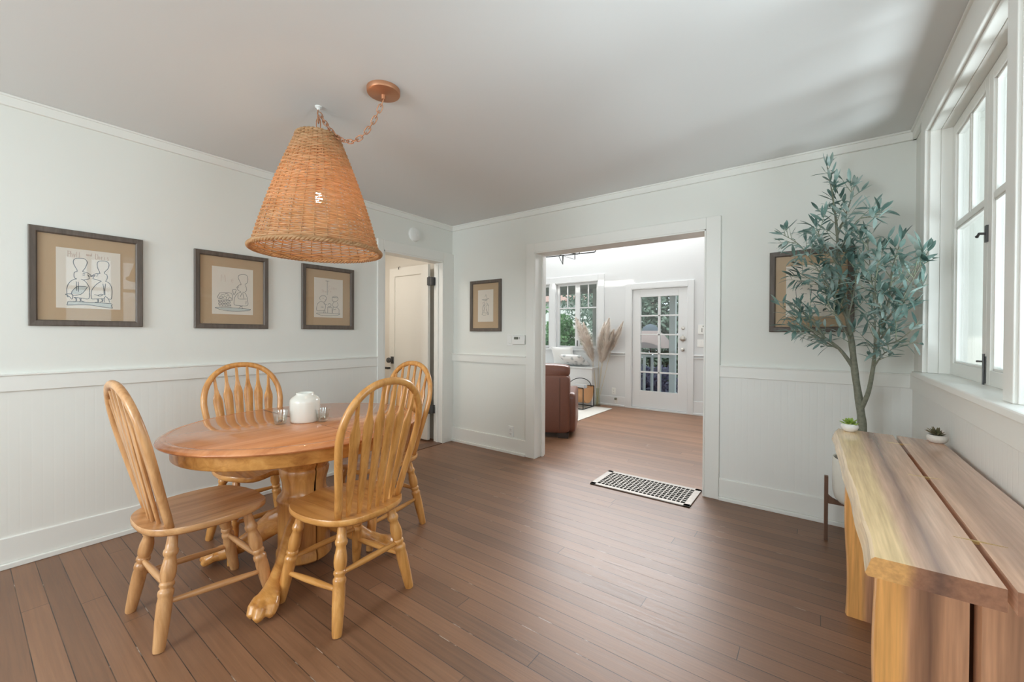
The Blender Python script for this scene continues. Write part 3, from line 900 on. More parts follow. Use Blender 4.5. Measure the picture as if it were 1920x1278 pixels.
def make_chair(loc, rz, label, pale=False):
    k = 'oakp' if pale else 'oak'
    mv, mx_, my = M[k + '_v'], M[k + '_x'], M[k + '_y']
    t = thing('dining_chair', loc, label, 'chair', 'arrow-back chairs round the table', rz)
    s = seat_mb().build('seat', mx_, t, smooth=50)
    pts = [hoop_pt(u, v) for u, v in hoop_curve()]
    pts[0] = hoop_pt(HB - .003, -.02); pts[-1] = hoop_pt(-HB + .003, -.02)
    nrm = Vector((cos(LEAN), 0, sin(LEAN)))
    MB().tube(pts, [.0135 if i in (0, len(pts) - 1) else .0158 for i in range(len(pts))], 12, sec=(.95, 1.05), up=nrm).build('back_hoop', mv, t, smooth=True)
    for i in range(6):
        q = (i - 2.5) / 2.5
        ub, ut = q * .112, q * .150
        vt = hoop_top(ut) - .008
        mb = MB()
        prof = [(0, .008), (.05, .009), (.12, .014), (.22, .0182), (.40, .0192), (.56, .0214), (.70, .0248), (.735, .0236), (.80, .0135), (.86, .0085), (1.0, .0065)]
        back = -.022 * (1 - q * q)
        rings = []
        for tt, w in prof:
            v_ = vt * tt - .012 * (1 - tt)
            c = hoop_pt(ub + (ut - ub) * tt, v_) + Vector((back * (1 - tt), 0, 0))
            rings.append((c, w))
        v, f = [], []
        for c, w in rings:
            th = min(.006, w * .9)
            for (du, dn) in ((-w, -th * .5), (-w * .8, -th), (w * .8, -th), (w, -th * .5), (w, th * .5), (w * .8, th), (-w * .8, th), (-w, th * .5)):
                v.append(c + Vector((0, du, 0)) + nrm * dn)
        for a in range(len(rings) - 1):
            for b in range(8):
                f.append((a * 8 + b, a * 8 + (b + 1) % 8, (a + 1) * 8 + (b + 1) % 8, (a + 1) * 8 + b))
        f.append(tuple(range(8))); f.append(tuple((len(rings) - 1) * 8 + b for b in range(8)))
        mb.add(v, f).build('spindle', mv, t, smooth=40)
    L = {}
    for n_, top, foot in (('rl', (.02, .125, SZ - .028), (-.045, .195, 0)), ('rr', (.02, -.125, SZ - .028), (-.045, -.195, 0)), ('fl', (.275, .150, SZ - .03), (.362, .200, 0)), ('fr', (.275, -.150, SZ - .03), (.362, -.200, 0))):
        turned_leg(top, foot).build('leg', mv, t, smooth=60)
        L[n_] = (Vector(top), Vector(foot))
    def on(n_, z):
        a, b = L[n_]
        return a.lerp(b, (a.z - z) / (a.z - b.z))
    for a, za, b, zb, mm in (('rl', .165, 'fl', .135, mx_), ('rr', .165, 'fr', .135, mx_), ('rl', .225, 'rr', .225, my), ('fl', .20, 'fr', .20, my)):
        p, q = on(a, za), on(b, zb)
        MB().tube([p.lerp(q, k_ / 8) for k_ in range(9)], [.0085 + .0055 * sin(pi * k_ / 8) for k_ in range(9)], 10).build('stretcher', mm, t, smooth=True)
    return t

make_chair((-2.205, .50, 0), radians(91), 'pale oak arrow-back chair drawn up to the left end of the dining table', True)
make_chair((-1.60, 1.10, 0), radians(184), 'golden oak arrow-back chair with its back to the open floor, nearest the opening')
make_chair((-2.81, 1.077, 0), radians(-3), 'oak arrow-back chair between the dining table and the picture wall')
make_chair((-2.223, 1.735, 0), radians(-88), 'oak arrow-back chair at the far end of the table, beside the hall doorway')

# ------------------------------------------------------------------ dining table
TX, TY, TZ = -2.208, 1.115, .75
t = thing('dining_table', (TX, TY, 0), 'oval oak pedestal table with claw feet and a shiny reddish top', 'table')
A, B_ = .545, .615
def ell(k, z, n=96, inset=0):
    return [((A - inset) * cos(2 * pi * j / n), (B_ - inset) * sin(2 * pi * j / n), z) for j in range(n)]
def stack(loops, cap0=True, cap1=True):
    mb = MB()
    n = len(loops[0])
    v = [p for l in loops for p in l]
    f = []
    for i in range(len(loops) - 1):
        for j in range(n):
            f.append((i * n + j, i * n + (j + 1) % n, (i + 1) * n + (j + 1) % n, (i + 1) * n + j))
    if cap0: f.append(tuple(range(n - 1, -1, -1)))
    if cap1: f.append(tuple((len(loops) - 1) * n + j for j in range(n)))
    return mb.add(v, f)
top = stack([ell(0, TZ - .030, inset=.03), ell(0, TZ - .030, inset=.012), ell(0, TZ - .026, inset=.004), ell(0, TZ - .020, inset=0), ell(0, TZ - .013, inset=.003), ell(0, TZ - .010, inset=.009), ell(0, TZ - .006, inset=.013), ell(0, TZ - .002, inset=.020), ell(0, TZ - .001, inset=.034), ell(0, TZ - .003, inset=.038), ell(0, TZ - .003, inset=.042), ell(0, TZ, inset=.045)])
top.build('tabletop', M['oak_top'], t, smooth=50)
MB().box(-.5, .5, -.0006, .0006, TZ - .0002, TZ + .0003).build('leaf_seam', M['dark'], t)
stack([ell(0, TZ - .098, inset=.070), ell(0, TZ - .098, inset=.056), ell(0, TZ - .094, inset=.052), ell(0, TZ - .03, inset=.050)]).build('apron', M['oak_y'], t, smooth=50)
ped = [(.095, .035), (.125, .035), (.134, .045), (.134, .075), (.128, .085), (.126, .10), (.126, .33), (.132, .345), (.128, .36), (.113, .375), (.105, .40), (.108, .44), (.118, .475), (.122, .50), (.115, .512), (.122, .522), (.130, .537), (.122, .552), (.114, .557), (.120, .568), (.127, .58), (.118, .592), (.112, .60), (.115, .61), (.115, .655)]
for sgn in (1, -1):
    g = radians(2)
    a0 = g if sgn > 0 else pi + g
    mb = MB().lathe(ped, 40, (0, 0, 0), a0, a0 + pi - 2 * g)
    mb.build('pedestal', M['oak_v'], t, smooth=40)
def claw(ang):
    d = Vector((cos(ang), sin(ang), 0)); sd = Vector((-sin(ang), cos(ang), 0)); up = Vector((0, 0, 1))
    mb = MB()
    path = [(.09, .235, .052, .10), (.15, .215, .050, .088), (.21, .170, .046, .074), (.27, .125, .042, .062), (.33, .090, .043, .052), (.375, .072, .049, .050), (.41, .062, .058, .052), (.44, .052, .062, .046)]
    rings = []
    n = 16
    for r, z, a, b in path:
        c = d * r + up * z
        rings.append([c + sd * a * cos(2 * pi * k / n) * .8 + (up * .85 + d * .5).normalized() * b * sin(2 * pi * k / n) * .75 for k in range(n)])
    v = [p for q in rings for p in q]
    f = [(i * n + k, i * n + (k + 1) % n, (i + 1) * n + (k + 1) % n, (i + 1) * n + k) for i in range(len(rings) - 1) for k in range(n)]
    f += [tuple(range(n)), tuple((len(rings) - 1) * n + k for k in range(n))]
    mb.add(v, f)
    for w, ln in ((-.036, .482), (0, .508), (.036, .482)):          # three toes curling to the floor
        pts = [d * .40 + sd * w * .6 + up * .062, d * .43 + sd * w * .9 + up * .060, d * (ln - .025) + sd * w + up * .046, d * (ln - .006) + sd * w + up * .026, d * (ln - .008) + sd * w * 1.02 + up * .012]
        mb.tube(pts, [.019, .025, .027, .022, .010], 12)
    o = mb.build('claw_foot', M['oak_x'], t, smooth=True)
    rm = o.modifiers.new('melt', 'REMESH'); rm.mode = 'VOXEL'; rm.voxel_size = .005; rm.use_smooth_shade = True
    sm = o.modifiers.new('soft', 'SMOOTH'); sm.iterations = 4; sm.factor = .5
    return o
for a in (-47, 47, 136, -137):
    claw(radians(a))

# ceramic jar
t = thing('ceramic_jar', (-2.184, 1.105, TZ), 'white glazed ceramic jar between the two glass cups on the dining table', 'jar')
MB().lathe([(.055, 0), (.066, .001), (.0685, .004), (.071, .012), (.0735, .06), (.0735, .105), (.071, .118), (.062, .129), (.048, .138), (.043, .142), (.043, .150), (.040, .152), (.037, .150), (.037, .12), (.02, .02)], 48, caps=False).build('body', M['white_gloss'], t, smooth=60)
# glass cups with wax
def cup(loc, label):
    t = thing('glass_cup', loc, label, 'cup', 'glass candle cups on the table')
    n = 40
    prof = [(.0, .0), (.022, .0), (.026, .004), (.0285, .02), (.0345, .055), (.038, .068), (.0365, .068), (.033, .055), (.027, .022), (.024, .012), (.0, .012)]
    MB().lathe(prof, n, caps=False).build('glass', GLASS_REAL, t, smooth=50)
    MB().lathe([(.0, .0135), (.0232, .0135), (.0262, .023), (.0300, .040), (.0, .040)], n, caps=False).build('candle_wax', M['waxclear'], t, smooth=50)
    MB().lathe([(.0, .0133), (.010, .0133), (.012, .018), (.004, .022), (.0, .022)], 20, caps=False).build('wick_holder', M['nickel'], t, smooth=50)
GLASS_REAL = glass_mat('cup_glass', (.95, .97, .965), 2.1)
M['waxclear'] = glass_mat('cup_liquid', (.93, .93, .90), 1.3)
cup((-2.213, .993, TZ), 'clear glass candle cup left of the white jar on the table')
cup((-2.105, 1.158, TZ), 'clear glass candle cup right of the white jar on the table')

# ------------------------------------------------------------------ pendant lamp
LX, LY = -2.16, 1.163
CANX, CANY = -1.745, 1.272
def wicker_mat():
    mt, nt, b = new_mat('wicker')
    tc = nt.nodes.new('ShaderNodeTexCoord')
    mp = nt.nodes.new('ShaderNodeMapping'); mp.inputs['Scale'].default_value = (14, 14, 130)
    lnk(nt, tc.outputs['Object'], mp.inputs['Vector'])
    n = nt.nodes.new('ShaderNodeTexNoise'); n.inputs['Scale'].default_value = 1; n.inputs['Detail'].default_value = 3
    lnk(nt, mp.outputs[0], n.inputs['Vector'])
    r = ramp(nt, [(.3, (.42, .27, .13)), (.5, (.62, .42, .22)), (.68, (.74, .55, .32))])
    lnk(nt, n.outputs['Fac'], r.inputs['Fac'])
    lnk(nt, r.outputs[0], b.inputs['Base Color'])
    b.inputs['Roughness'].default_value = .6
    tr = nt.nodes.new('ShaderNodeBsdfTranslucent'); tr.inputs['Color'].default_value = (.95, .56, .27, 1)
    mx = nt.nodes.new('ShaderNodeMixShader'); mx.inputs[0].default_value = .42
    lnk(nt, b.outputs[0], mx.inputs[1]); lnk(nt, tr.outputs[0], mx.inputs[2])
    lnk(nt, mx.outputs[0], nt.nodes['Material Output'].inputs[0])
    return mt
M['wicker'] = wicker_mat()
lampo = thing('pendant_lamp', (LX, LY, 0), 'cone-shaped wicker pendant lamp hanging on a copper chain over the dining table', 'lamp')
can = MB().lathe([(.080, CZ), (.080, CZ - .016), (.078, CZ - .022), (.072, CZ - .025), (.02, CZ - .026), (.012, CZ - .03), (.010, CZ - .05), (.0, CZ - .05)][::-1], 48, (CANX - LX, CANY - LY, 0))
can.build('canopy', M['copper'], lampo, smooth=35)
# shade
ZB, ZT_, RBt, RTp = 1.655, 2.262, .312, .108
def shade_r(z):
    k = (z - ZB) / (ZT_ - ZB)
    return RBt + (RTp - RBt) * k + .012 * sin(pi * k)
NST, ROWS = 34, 64
wm = MB()
random.seed(4)
for i in range(ROWS):
    z = ZB + .006 + (ZT_ - ZB - .012) * i / (ROWS - 1)
    n = NST * 4
    r0 = shade_r(z)
    k = i / ROWS
    dense = k > .82 or abs(k - .40) < .016 or k < .06 or .70 < k < .73
    rad = .0048 if dense else .0036
    pts = []
    ph = random.uniform(-.3, .3)
    for j in range(n):
        a = 2 * pi * j / n
        w = .0042 * cos(pi * j / 4 + pi * (i % 2)) if not dense else .003 * cos(pi * j / 4 + pi * (i % 2))
        zz = z + .0009 * sin(a * 7 + ph * 9) + random.uniform(-.0004, .0004)
        pts.append(((r0 + w) * cos(a), (r0 + w) * sin(a), zz))
    wm.tube(pts, rad, 6, closed=True, up=(0, 0, 1), sec=(1, .62))
for j in range(NST):
    a = 2 * pi * j / NST
    zs = [ZB + (ZT_ - ZB) * q / 12 for q in range(13)]
    wm.tube([(shade_r(z) * cos(a), shade_r(z) * sin(a), z) for z in zs], .0032, 6)
sh = wm.build('lamp_shade', M['wicker'], lampo, smooth=True, flip=False)
# braided rolled rim and top band
rm = MB()
for ph in (0, 2 * pi / 3, 4 * pi / 3):
    pts = []
    n = 300
    for j in range(n):
        a = 2 * pi * j / n
        tw = a * 34 + ph
        pts.append(((RBt + .006 + .007 * cos(tw)) * cos(a), (RBt + .006 + .007 * cos(tw)) * sin(a), ZB + .002 + .007 * sin(tw)))
    rm.tube(pts, .0065, 6, closed=True)
rm.build('rim', M['wicker'], sh, smooth=True)
rm = MB()
for ph in (0, pi):
    pts = []
    for j in range(120):
        a = 2 * pi * j / 120
        tw = a * 16 + ph
        pts.append(((RTp + .004 * cos(tw)) * cos(a), (RTp + .004 * cos(tw)) * sin(a), ZT_ + .004 * sin(tw)))
    rm.tube(pts, .0045, 6, closed=True)
rm.build('top_band', M['wicker'], sh, smooth=True)
# woven disc added at the narrow end to keep bulb light off the ceiling
light_stop = MB()
for i in range(18):
    r = .012 + i * .0053
    light_stop.tube([((r + (.0012 if j % 2 else -.0012)) * cos(2 * pi * j / 48), (r + (.0012 if j % 2 else -.0012)) * sin(2 * pi * j / 48), ZT_ - .012 + (.0012 if (j + i) % 2 else -.0012)) for j in range(48)], .0030, 5, closed=True, up=(0, 0, 1))
light_stop.build('light_stop', M['wicker'], sh, smooth=True, flip=False)
# spider, stem, socket, bulb
sp = MB()
for j in range(3):
    a = 2 * pi * j / 3 + .3
    sp.tube([(0, 0, ZT_ - .03), (RTp * cos(a), RTp * sin(a), ZT_ - .03)], .0025, 6)
sp.lathe([(.0, ZT_ - .10), (.018, ZT_ - .10), (.020, ZT_ - .03), (.008, ZT_ - .015), (.006, ZT_ + .05), (.0, ZT_ + .05)], 16)
sp.tube([(0, 0, ZT_ - .1), (0, 0, 2.01)], .004, 8)
sp.lathe([(.0, 1.97), (.019, 1.97), (.020, 2.03), (.012, 2.04), (0, 2.04)], 16)
sp.build('stem', M['copper'], lampo, smooth=40)
def emis(name, col, s):
    mt, nt, b = new_mat(name)
    b.inputs['Base Color'].default_value = (*col, 1)
    b.inputs['Emission Color'].default_value = (*col, 1)
    b.inputs['Emission Strength'].default_value = s
    return mt
M['bulb'] = emis('lit_bulb', (1, .76, .5), 180)
MB().lathe([(.0, 1.915), (.009, 1.917), (.017, 1.925), (.020, 1.937), (.018, 1.950), (.012, 1.963), (.011, 1.97), (0, 1.97)], 20).build('bulb', M['bulb'], lampo, smooth=True)
# chain links
def chain(path, pitch, wire, wid, ln):
    mb = MB()
    P = [Vector(p) for p in path]
    seg = [0]
    for a, b in zip(P, P[1:]): seg.append(seg[-1] + (b - a).length)
    n = max(1, round(seg[-1] / pitch))
    def at(s):
        for i in range(len(P) - 1):
            if s <= seg[i + 1] or i == len(P) - 2:
                k = (s - seg[i]) / (seg[i + 1] - seg[i])
                return P[i].lerp(P[i + 1], k)
    for i in range(n):
        c = at((i + .5) * seg[-1] / n)
        tdir = (at(min(seg[-1], (i + .9) * seg[-1] / n)) - at(max(0, (i + .1) * seg[-1] / n))).normalized()
        sd = tdir.cross(Vector((0, 0, 1)))
        if sd.length < .1: sd = tdir.cross(Vector((1, 0, 0)))
        sd.normalize()
        nn = tdir.cross(sd)
        e = (sd + nn).normalized() if i % 2 else (sd - nn).normalized()
        pts = []
        for j in range(16):
            a = 2 * pi * j / 16
            ca, sa = cos(a), sin(a)
            q = math.copysign(abs(ca) ** .6, ca) * ln / 2
            w = math.copysign(abs(sa) ** .8, sa) * wid / 2
            pts.append(c + tdir * q + e * w)
        mb.tube(pts, wire, 6, closed=True)
    return mb
dx, dy = CANX - LX, CANY - LY
path = []
for i in range(25):
    k = i / 24
    x, y = dx * (1 - k) + .006 * k, dy * (1 - k)
    # hanging sag, lower towards the canopy side
    z0_, z1_ = CZ - .05, CZ - .035
    z = z0_ + (z1_ - z0_) * k - .72 * k * (1 - k) * (1.0 + .25 * (.5 - k))
    path.append((x, y, z))
chain(path, .031, .0026, .021, .042).build('chain', M['copper'], lampo, smooth=True)
chain([(0, 0, CZ - .03), (0, 0, ZT_ + .045)], .055, .0027, .021, .072).build('hanging_link', M['copper'], lampo, smooth=True)
t = thing('ceiling_hook', (LX, LY, CZ), 'small white ceiling hook holding the lamp chain above the wicker shade', 'hook')
MB().lathe([(.0, -.02), (.006, -.02), (.008, -.012), (.018, -.004), (.018, 0), (0, 0)], 20).build('base', M['plastic'], t, smooth=40)
MB().tube([(0, 0, -.018), (0, 0, -.028), (.007, 0, -.036), (.003, 0, -.046), (-.006, 0, -.043), (-.009, 0, -.034)], .0028, 8).build('hook', M['plastic'], t, smooth=True)

# ------------------------------------------------------------------ framed drawings
def resample(pts, closed=False):
    """smooth a hand-drawn stroke"""
    P = [Vector((a, b)) for a, b in pts]
    if len(P) < 3: return P
    out = []
    n = len(P)
    rng = range(n if closed else n - 1)
    for i in rng:
        p0 = P[i - 1] if (closed or i > 0) else P[0]
        p1, p2 = P[i], P[(i + 1) % n]
        p3 = P[(i + 2) % n] if (closed or i + 2 < n) else P[-1]
        for k in range(4):
            t_ = k / 4
            out.append(.5 * ((2 * p1) + (p2 - p0) * t_ + (2 * p0 - 5 * p1 + 4 * p2 - p3) * t_ ** 2 + (3 * p1 - p0 - 3 * p2 + p3) * t_ ** 3))
    out.append(P[0] if closed else P[-1])
    return out

def ribbon(mb, pts, w, to3):
    n = len(pts)
    v = []
    for i, p in enumerate(pts):
        d = pts[min(i + 1, n - 1)] - pts[max(i - 1, 0)]
        if d.length < 1e-9: d = Vector((1, 0))
        d.normalize()
        nn = Vector((-d.y, d.x)) * w / 2
        v.append(to3(p + nn)); v.append(to3(p - nn))
    mb.add(v, [(2 * i, 2 * i + 1, 2 * i + 3, 2 * i + 2) for i in range(n - 1)])

def quad_map(TL, TR, BR, BL):
    """crop pixels of the paper -> (0..1, 0..1) on the sheet"""
    def f(p):
        x, y = p
        u, v = .5, .5
        for _ in range(12):
            px = (1 - u) * (1 - v) * TL[0] + u * (1 - v) * TR[0] + u * v * BR[0] + (1 - u) * v * BL[0]
            py = (1 - u) * (1 - v) * TL[1] + u * (1 - v) * TR[1] + u * v * BR[1] + (1 - u) * v * BL[1]
            u += (x - px) / (TR[0] - TL[0]); v += (y - py) / (BL[1] - TL[1])
        return u, 1 - v
    return f

def picture(centre, u, nrm, w, h, pw, ph, bar, label, strokes, fmap, fills=(), pale=(), lw=.0023, pdx=0):
    u, nrm = Vector(u), Vector(nrm)
    up = Vector((0, 0, 1))
    t = thing('framed_picture', centre, label, 'picture', 'framed line drawings')
    def P(a, b, d): return u * a + up * b + nrm * d
    # mitred moulding
    mb = MB()
    prof = [(0, 0), (0, .018), (.004, .022), (bar - .006, .020), (bar, .014), (bar, .004)]
    v, f = [], []
    n = len(prof)
    for sx, sy in ((-1, -1), (1, -1), (1, 1), (-1, 1)):
        for ins, d in prof:
            v.append(P(sx * (w / 2 - ins), sy * (h / 2 - ins), d))
    for c in range(4):
        for k in range(n - 1):
            f.append((c * n + k, ((c + 1) % 4) * n + k, ((c + 1) % 4) * n + k + 1, c * n + k + 1))
    mb.add(v, f)
    mb.build('frame', M['frame'], t)
    def sheet(hw, hh, d0, d1, dx=0):
        return MB().obox(P(dx, 0, (d0 + d1) / 2), u * hw, up * hh, nrm * (d1 - d0) / 2)
    sheet(w / 2 - bar + .004, h / 2 - bar + .004, .003, .006).build('mat', M['kraft'], t)
    pp = sheet(pw / 2, ph / 2, .006, .0072, pdx).build('paper', M['paper'], t)
    def to3(p): return P(pdx + (p.x - .5) * pw, (p.y - .5) * ph, .0076)
    def to3f(p): return P(pdx + (p.x - .5) * pw, (p.y - .5) * ph, .0074)
    if fills:
        fm = MB()
        for s_ in fills:
            q = [Vector(fmap(p)) for p in s_]
            fm.add([to3f(p) for p in q], [tuple(range(len(q)))])
        fm.build('ink_wash', M['inkfill'], pp)
    mb = MB()
    for s_ in strokes:
        q = [fmap(p) for p in s_]
        q = resample(q) if len(q) > 2 else [Vector(a) for a in q]
        sc = [Vector((p.x, p.y)) for p in q]
        n2 = len(sc)
        v = []
        for i, p in enumerate(sc):
            d = sc[min(i + 1, n2 - 1)] - sc[max(i - 1, 0)]
            d = Vector((d.x * pw, d.y * ph))
            if d.length < 1e-9: d = Vector((1, 0))
            d.normalize()
            nn = Vector((-d.y / pw, d.x / ph)) * lw / 2
            v.append(to3(p + nn)); v.append(to3(p - nn))
        mb.add(v, [(2 * i, 2 * i + 1, 2 * i + 3, 2 * i + 2) for i in range(n2 - 1)])
    mb.build('ink_drawing', M['ink'], pp)
    for word in pale:
        mb = MB()
        for s_ in word:
            q = [Vector(fmap(p)) for p in s_]
            n2 = len(q)
            v = []
            for i, p in enumerate(q):
                d = q[min(i + 1, n2 - 1)] - q[max(i - 1, 0)]
                d = Vector((d.x * pw, d.y * ph))
                if d.length < 1e-9: d = Vector((1, 0))
                d.normalize()
                nn = Vector((-d.y / pw, d.x / ph)) * lw * .55
                v.append(to3(p + nn)); v.append(to3(p - nn))
            mb.add(v, [(2 * i, 2 * i + 1, 2 * i + 3, 2 * i + 2) for i in range(n2 - 1)])
        mb.build('lettering', M['inkpale'], pp)
    MB().obox(P(0, 0, .0125), u * (w / 2 - bar + .003), up * (h / 2 - bar + .003), nrm * .001).build('glass', M['glass'], t)
    return t

# thin hand lettering, unit box strokes
LET = {
 'P': [[(0, 0), (0, 1)], [(-.25, 1), (.5, 1), (.62, .8), (.5, .55), (0, .5)]],
 'D': [[(0, 0), (0, 1), (.45, .9), (.62, .5), (.45, .1), (0, 0)]],
 'h': [[(0, 0), (0, 1)], [(0, .5), (.3, .6), (.45, .4), (.45, 0)]],
 'y': [[(0, .6), (.22, .1)], [(.5, .6), (.1, -.35)]],
 'l': [[(.1, 0), (.1, 1)]],
 'i': [[(.1, 0), (.1, .55)], [(.1, .75), (.12, .8)]],
 'o': [[(.05, .3), (.2, .55), (.42, .3), (.2, .02), (.05, .3)]],
 'r': [[(.05, 0), (.05, .55)], [(.05, .4), (.3, .55)]],
 's': [[(.4, .5), (.15, .55), (.1, .38), (.38, .2), (.3, .02), (.05, .05)]],
 'a': [[(.4, .5), (.15, .55), (.05, .25), (.2, .02), (.4, .15)], [(.4, .55), (.42, 0)]],
 'n': [[(.05, 0), (.05, .55)], [(.05, .4), (.25, .55), (.42, .35), (.42, 0)]],
 'd': [[(.4, .4), (.15, .5), (.05, .25), (.2, .02), (.4, .15)], [(.42, 1), (.42, 0)]],
 'e': [[(.05, .3), (.4, .32), (.3, .55), (.08, .4), (.1, .08), (.4, .05)]],
 't': [[(.15, 0), (.15, .9)], [(0, .6), (.35, .6)]],
 'm': [[(.0, 0), (.0, .55)], [(0, .45), (.12, .55), (.22, .4), (.22, 0)], [(.22, .45), (.34, .55), (.45, .4), (.45, 0)]],
 'M': [[(0, 0), (.05, 1), (.3, .4), (.55, 1), (.62, 0)]],
 'T': [[(0, 1), (.6, 1)], [(.3, 1), (.3, 0)]],
 'C': [[(.55, .85), (.25, 1), (.02, .5), (.25, 0), (.55, .15)]],
 'E': [[(.5, 1), (0, 1), (0, 0), (.5, 0)], [(0, .5), (.4, .5)]],
 'O': [[(.3, 1), (.02, .5), (.3, 0), (.58, .5), (.3, 1)]],
 'H': [[(0, 0), (0, 1)], [(.55, 0), (.55, 1)], [(0, .5), (.55, .5)]],
 'Y': [[(0, 1), (.28, .5), (.55, 1)], [(.28, .5), (.28, 0)]],
 ' ': []}
def words(txt, x, y, w, h, slope=0):
    """strokes in crop pixels: baseline from (x,y), each letter w wide and h tall"""
    out = []
    for i, ch in enumerate(txt):
        for s_ in LET.get(ch, []):
            out.append([(x + i * w * .72 + a * w, y + slope * (i * w * .72 + a * w) - b * h) for a, b in s_])
    return out

LBL = 'framed drawing of '
f1 = quad_map((38, 118), (1133, 240), (1148, 1193), (55, 1152))
s1 = [
 [(385, 540), (380, 510), (345, 450), (320, 390), (325, 345), (360, 318), (430, 315), (500, 322), (545, 365), (545, 410), (515, 480), (478, 530), (482, 545)],
 [(385, 540), (350, 545), (332, 575), (335, 625), (352, 655), (380, 662)],
 [(482, 545), (550, 560), (600, 590), (625, 622), (580, 612), (560, 590), (590, 655), (550, 672), (490, 682)],
 [(480, 570), (520, 578)], [(475, 600), (515, 600)],
 [(380, 662), (300, 690), (240, 760), (220, 840), (225, 930), (235, 975), (265, 960)],
 [(450, 668), (520, 705), (580, 790), (598, 870), (585, 1000), (470, 992), (330, 980)],
 [(372, 712), (380, 870)], [(405, 715), (410, 885)],
 [(560, 800), (500, 885), (440, 930), (330, 945), (298, 920), (310, 870), (360, 815), (410, 790), (535, 792)],
 [(300, 920), (200, 925), (240, 950), (270, 975), (305, 1010), (320, 950), (298, 920)],
 [(350, 985), (372, 1015), (368, 1045), (330, 1055)], [(380, 985), (378, 1045)],
 [(430, 988), (445, 1040), (420, 1055)], [(458, 990), (455, 1035), (510, 1055)],
 [(770, 575), (760, 540), (728, 470), (722, 400), (750, 365), (830, 360), (905, 380), (930, 430), (905, 500), (855, 545), (850, 575)],
 [(770, 570), (700, 575), (650, 600), (628, 625), (690, 600), (648, 655), (720, 680), (800, 705)],
 [(720, 590), (745, 588)], [(705, 620), (740, 610)],
 [(850, 575), (895, 600), (900, 660), (870, 708)],
 [(800, 705), (720, 750), (650, 830), (625, 900), (632, 1000), (700, 1005), (850, 1000)],
 [(870, 708), (940, 740), (985, 830), (990, 930), (975, 1010), (930, 1005)],
 [(825, 750), (845, 850), (848, 940)], [(870, 750), (862, 850), (865, 945)],
 [(680, 930), (740, 945), (790, 925), (830, 935), (780, 958), (740, 948)],
 [(870, 960), (850, 1020), (860, 1060)], [(875, 965), (920, 1000), (955, 1070)],
 [(722, 1005), (740, 1030), (735, 1060), (690, 1062)], [(750, 1005), (748, 1065)],
 [(800, 1005), (820, 1035), (780, 1065)], [(828, 1005), (826, 1060)],
 [(240, 1050), (400, 1052), (600, 1068), (800, 1075), (980, 1085)], [(240, 1050), (225, 1112)], [(225, 1112), (400, 1105), (600, 1110), (800, 1140), (1002, 1168)], [(1002, 1168), (985, 1120), (1000, 1100)],
]
p1 = [words('Phyll', 230, 285, 62, 95, .1), words('and', 530, 272, 48, 50, .1), words('Doris', 690, 330, 70, 95, .1)]
fl1 = [[(300, 920), (310, 870), (360, 815), (410, 790), (555, 800), (500, 885), (440, 930)], [(240, 1052), (980, 1087), (1000, 1165), (600, 1108), (228, 1110)]]
picture((XL, .459, 1.516), (0, 1, 0), (1, 0, 0), .459, .533, .259, .332, .0325, 'dark framed drawing of two tall-haired women facing each other, farthest from the hall doorway', s1, f1, fl1, p1, lw=.0029)

f2 = quad_map((85, 100), (975, 195), (975, 1180), (92, 1140))
s2 = [
 [(700, 520), (702, 490), (670, 430), (642, 365), (650, 315), (700, 292), (780, 290), (840, 320), (855, 400), (840, 470), (790, 510)],
 [(700, 515), (660, 520), (600, 580)], [(655, 555), (620, 590), (640, 630), (700, 670)], [(790, 525), (820, 570), (825, 640), (790, 670)],
 [(700, 672), (620, 710), (565, 790), (552, 880), (555, 945), (600, 960), (840, 970), (848, 850), (830, 760), (790, 690), (740, 672)],
 [(640, 720), (650, 820), (830, 825)], [(720, 690), (690, 780)], [(740, 690), (770, 815)],
 [(820, 870), (810, 940)],
 [(520, 620), (590, 620), (575, 690), (550, 728), (530, 700), (520, 620)],
 [(245, 690), (490, 700), (508, 855), (400, 835), (210, 800), (245, 690)],
 [(270, 735), (310, 725), (350, 745)], [(350, 720), (390, 705), (430, 728)], [(390, 755), (430, 750), (460, 770)],
 [(245, 790), (260, 760), (300, 765), (295, 800), (260, 808), (245, 790)], [(320, 800), (340, 770), (385, 785), (380, 815)], [(430, 830), (440, 795), (490, 800), (490, 840)],
 [(150, 1005), (300, 1005), (600, 1022), (920, 1052)], [(150, 1008), (260, 1050), (420, 1082), (650, 1092), (880, 1080), (920, 1052)],
 [(670, 965), (690, 1000), (640, 1030)], [(740, 968), (720, 1000), (745, 1035)], [(690, 990), (730, 990)],
]
for i in range(5):
    s2.append([(212 + i * 4, 845 + i * 32), (330, 850 + i * 33), (470 + i * 6, 870 + i * 32)])
for i in range(4):
    for k in range(5):
        x = 225 + k * 55 + (i % 2) * 26
        s2.append([(x, 848 + i * 32), (x + 2, 878 + i * 32)])
p2 = [words('M', 270, 440, 150, 150, .1), words('e', 480, 465, 130, 150, .1)]
picture((XL, 1.180, 1.511), (0, 1, 0), (1, 0, 0), .459, .530, .256, .330, .0325, 'dark framed drawing of a tall-haired woman beside a brick grill, middle of the picture wall', s2, f2, [[(155, 1008), (600, 1025), (915, 1054), (880, 1078), (650, 1090), (420, 1080)]], p2)

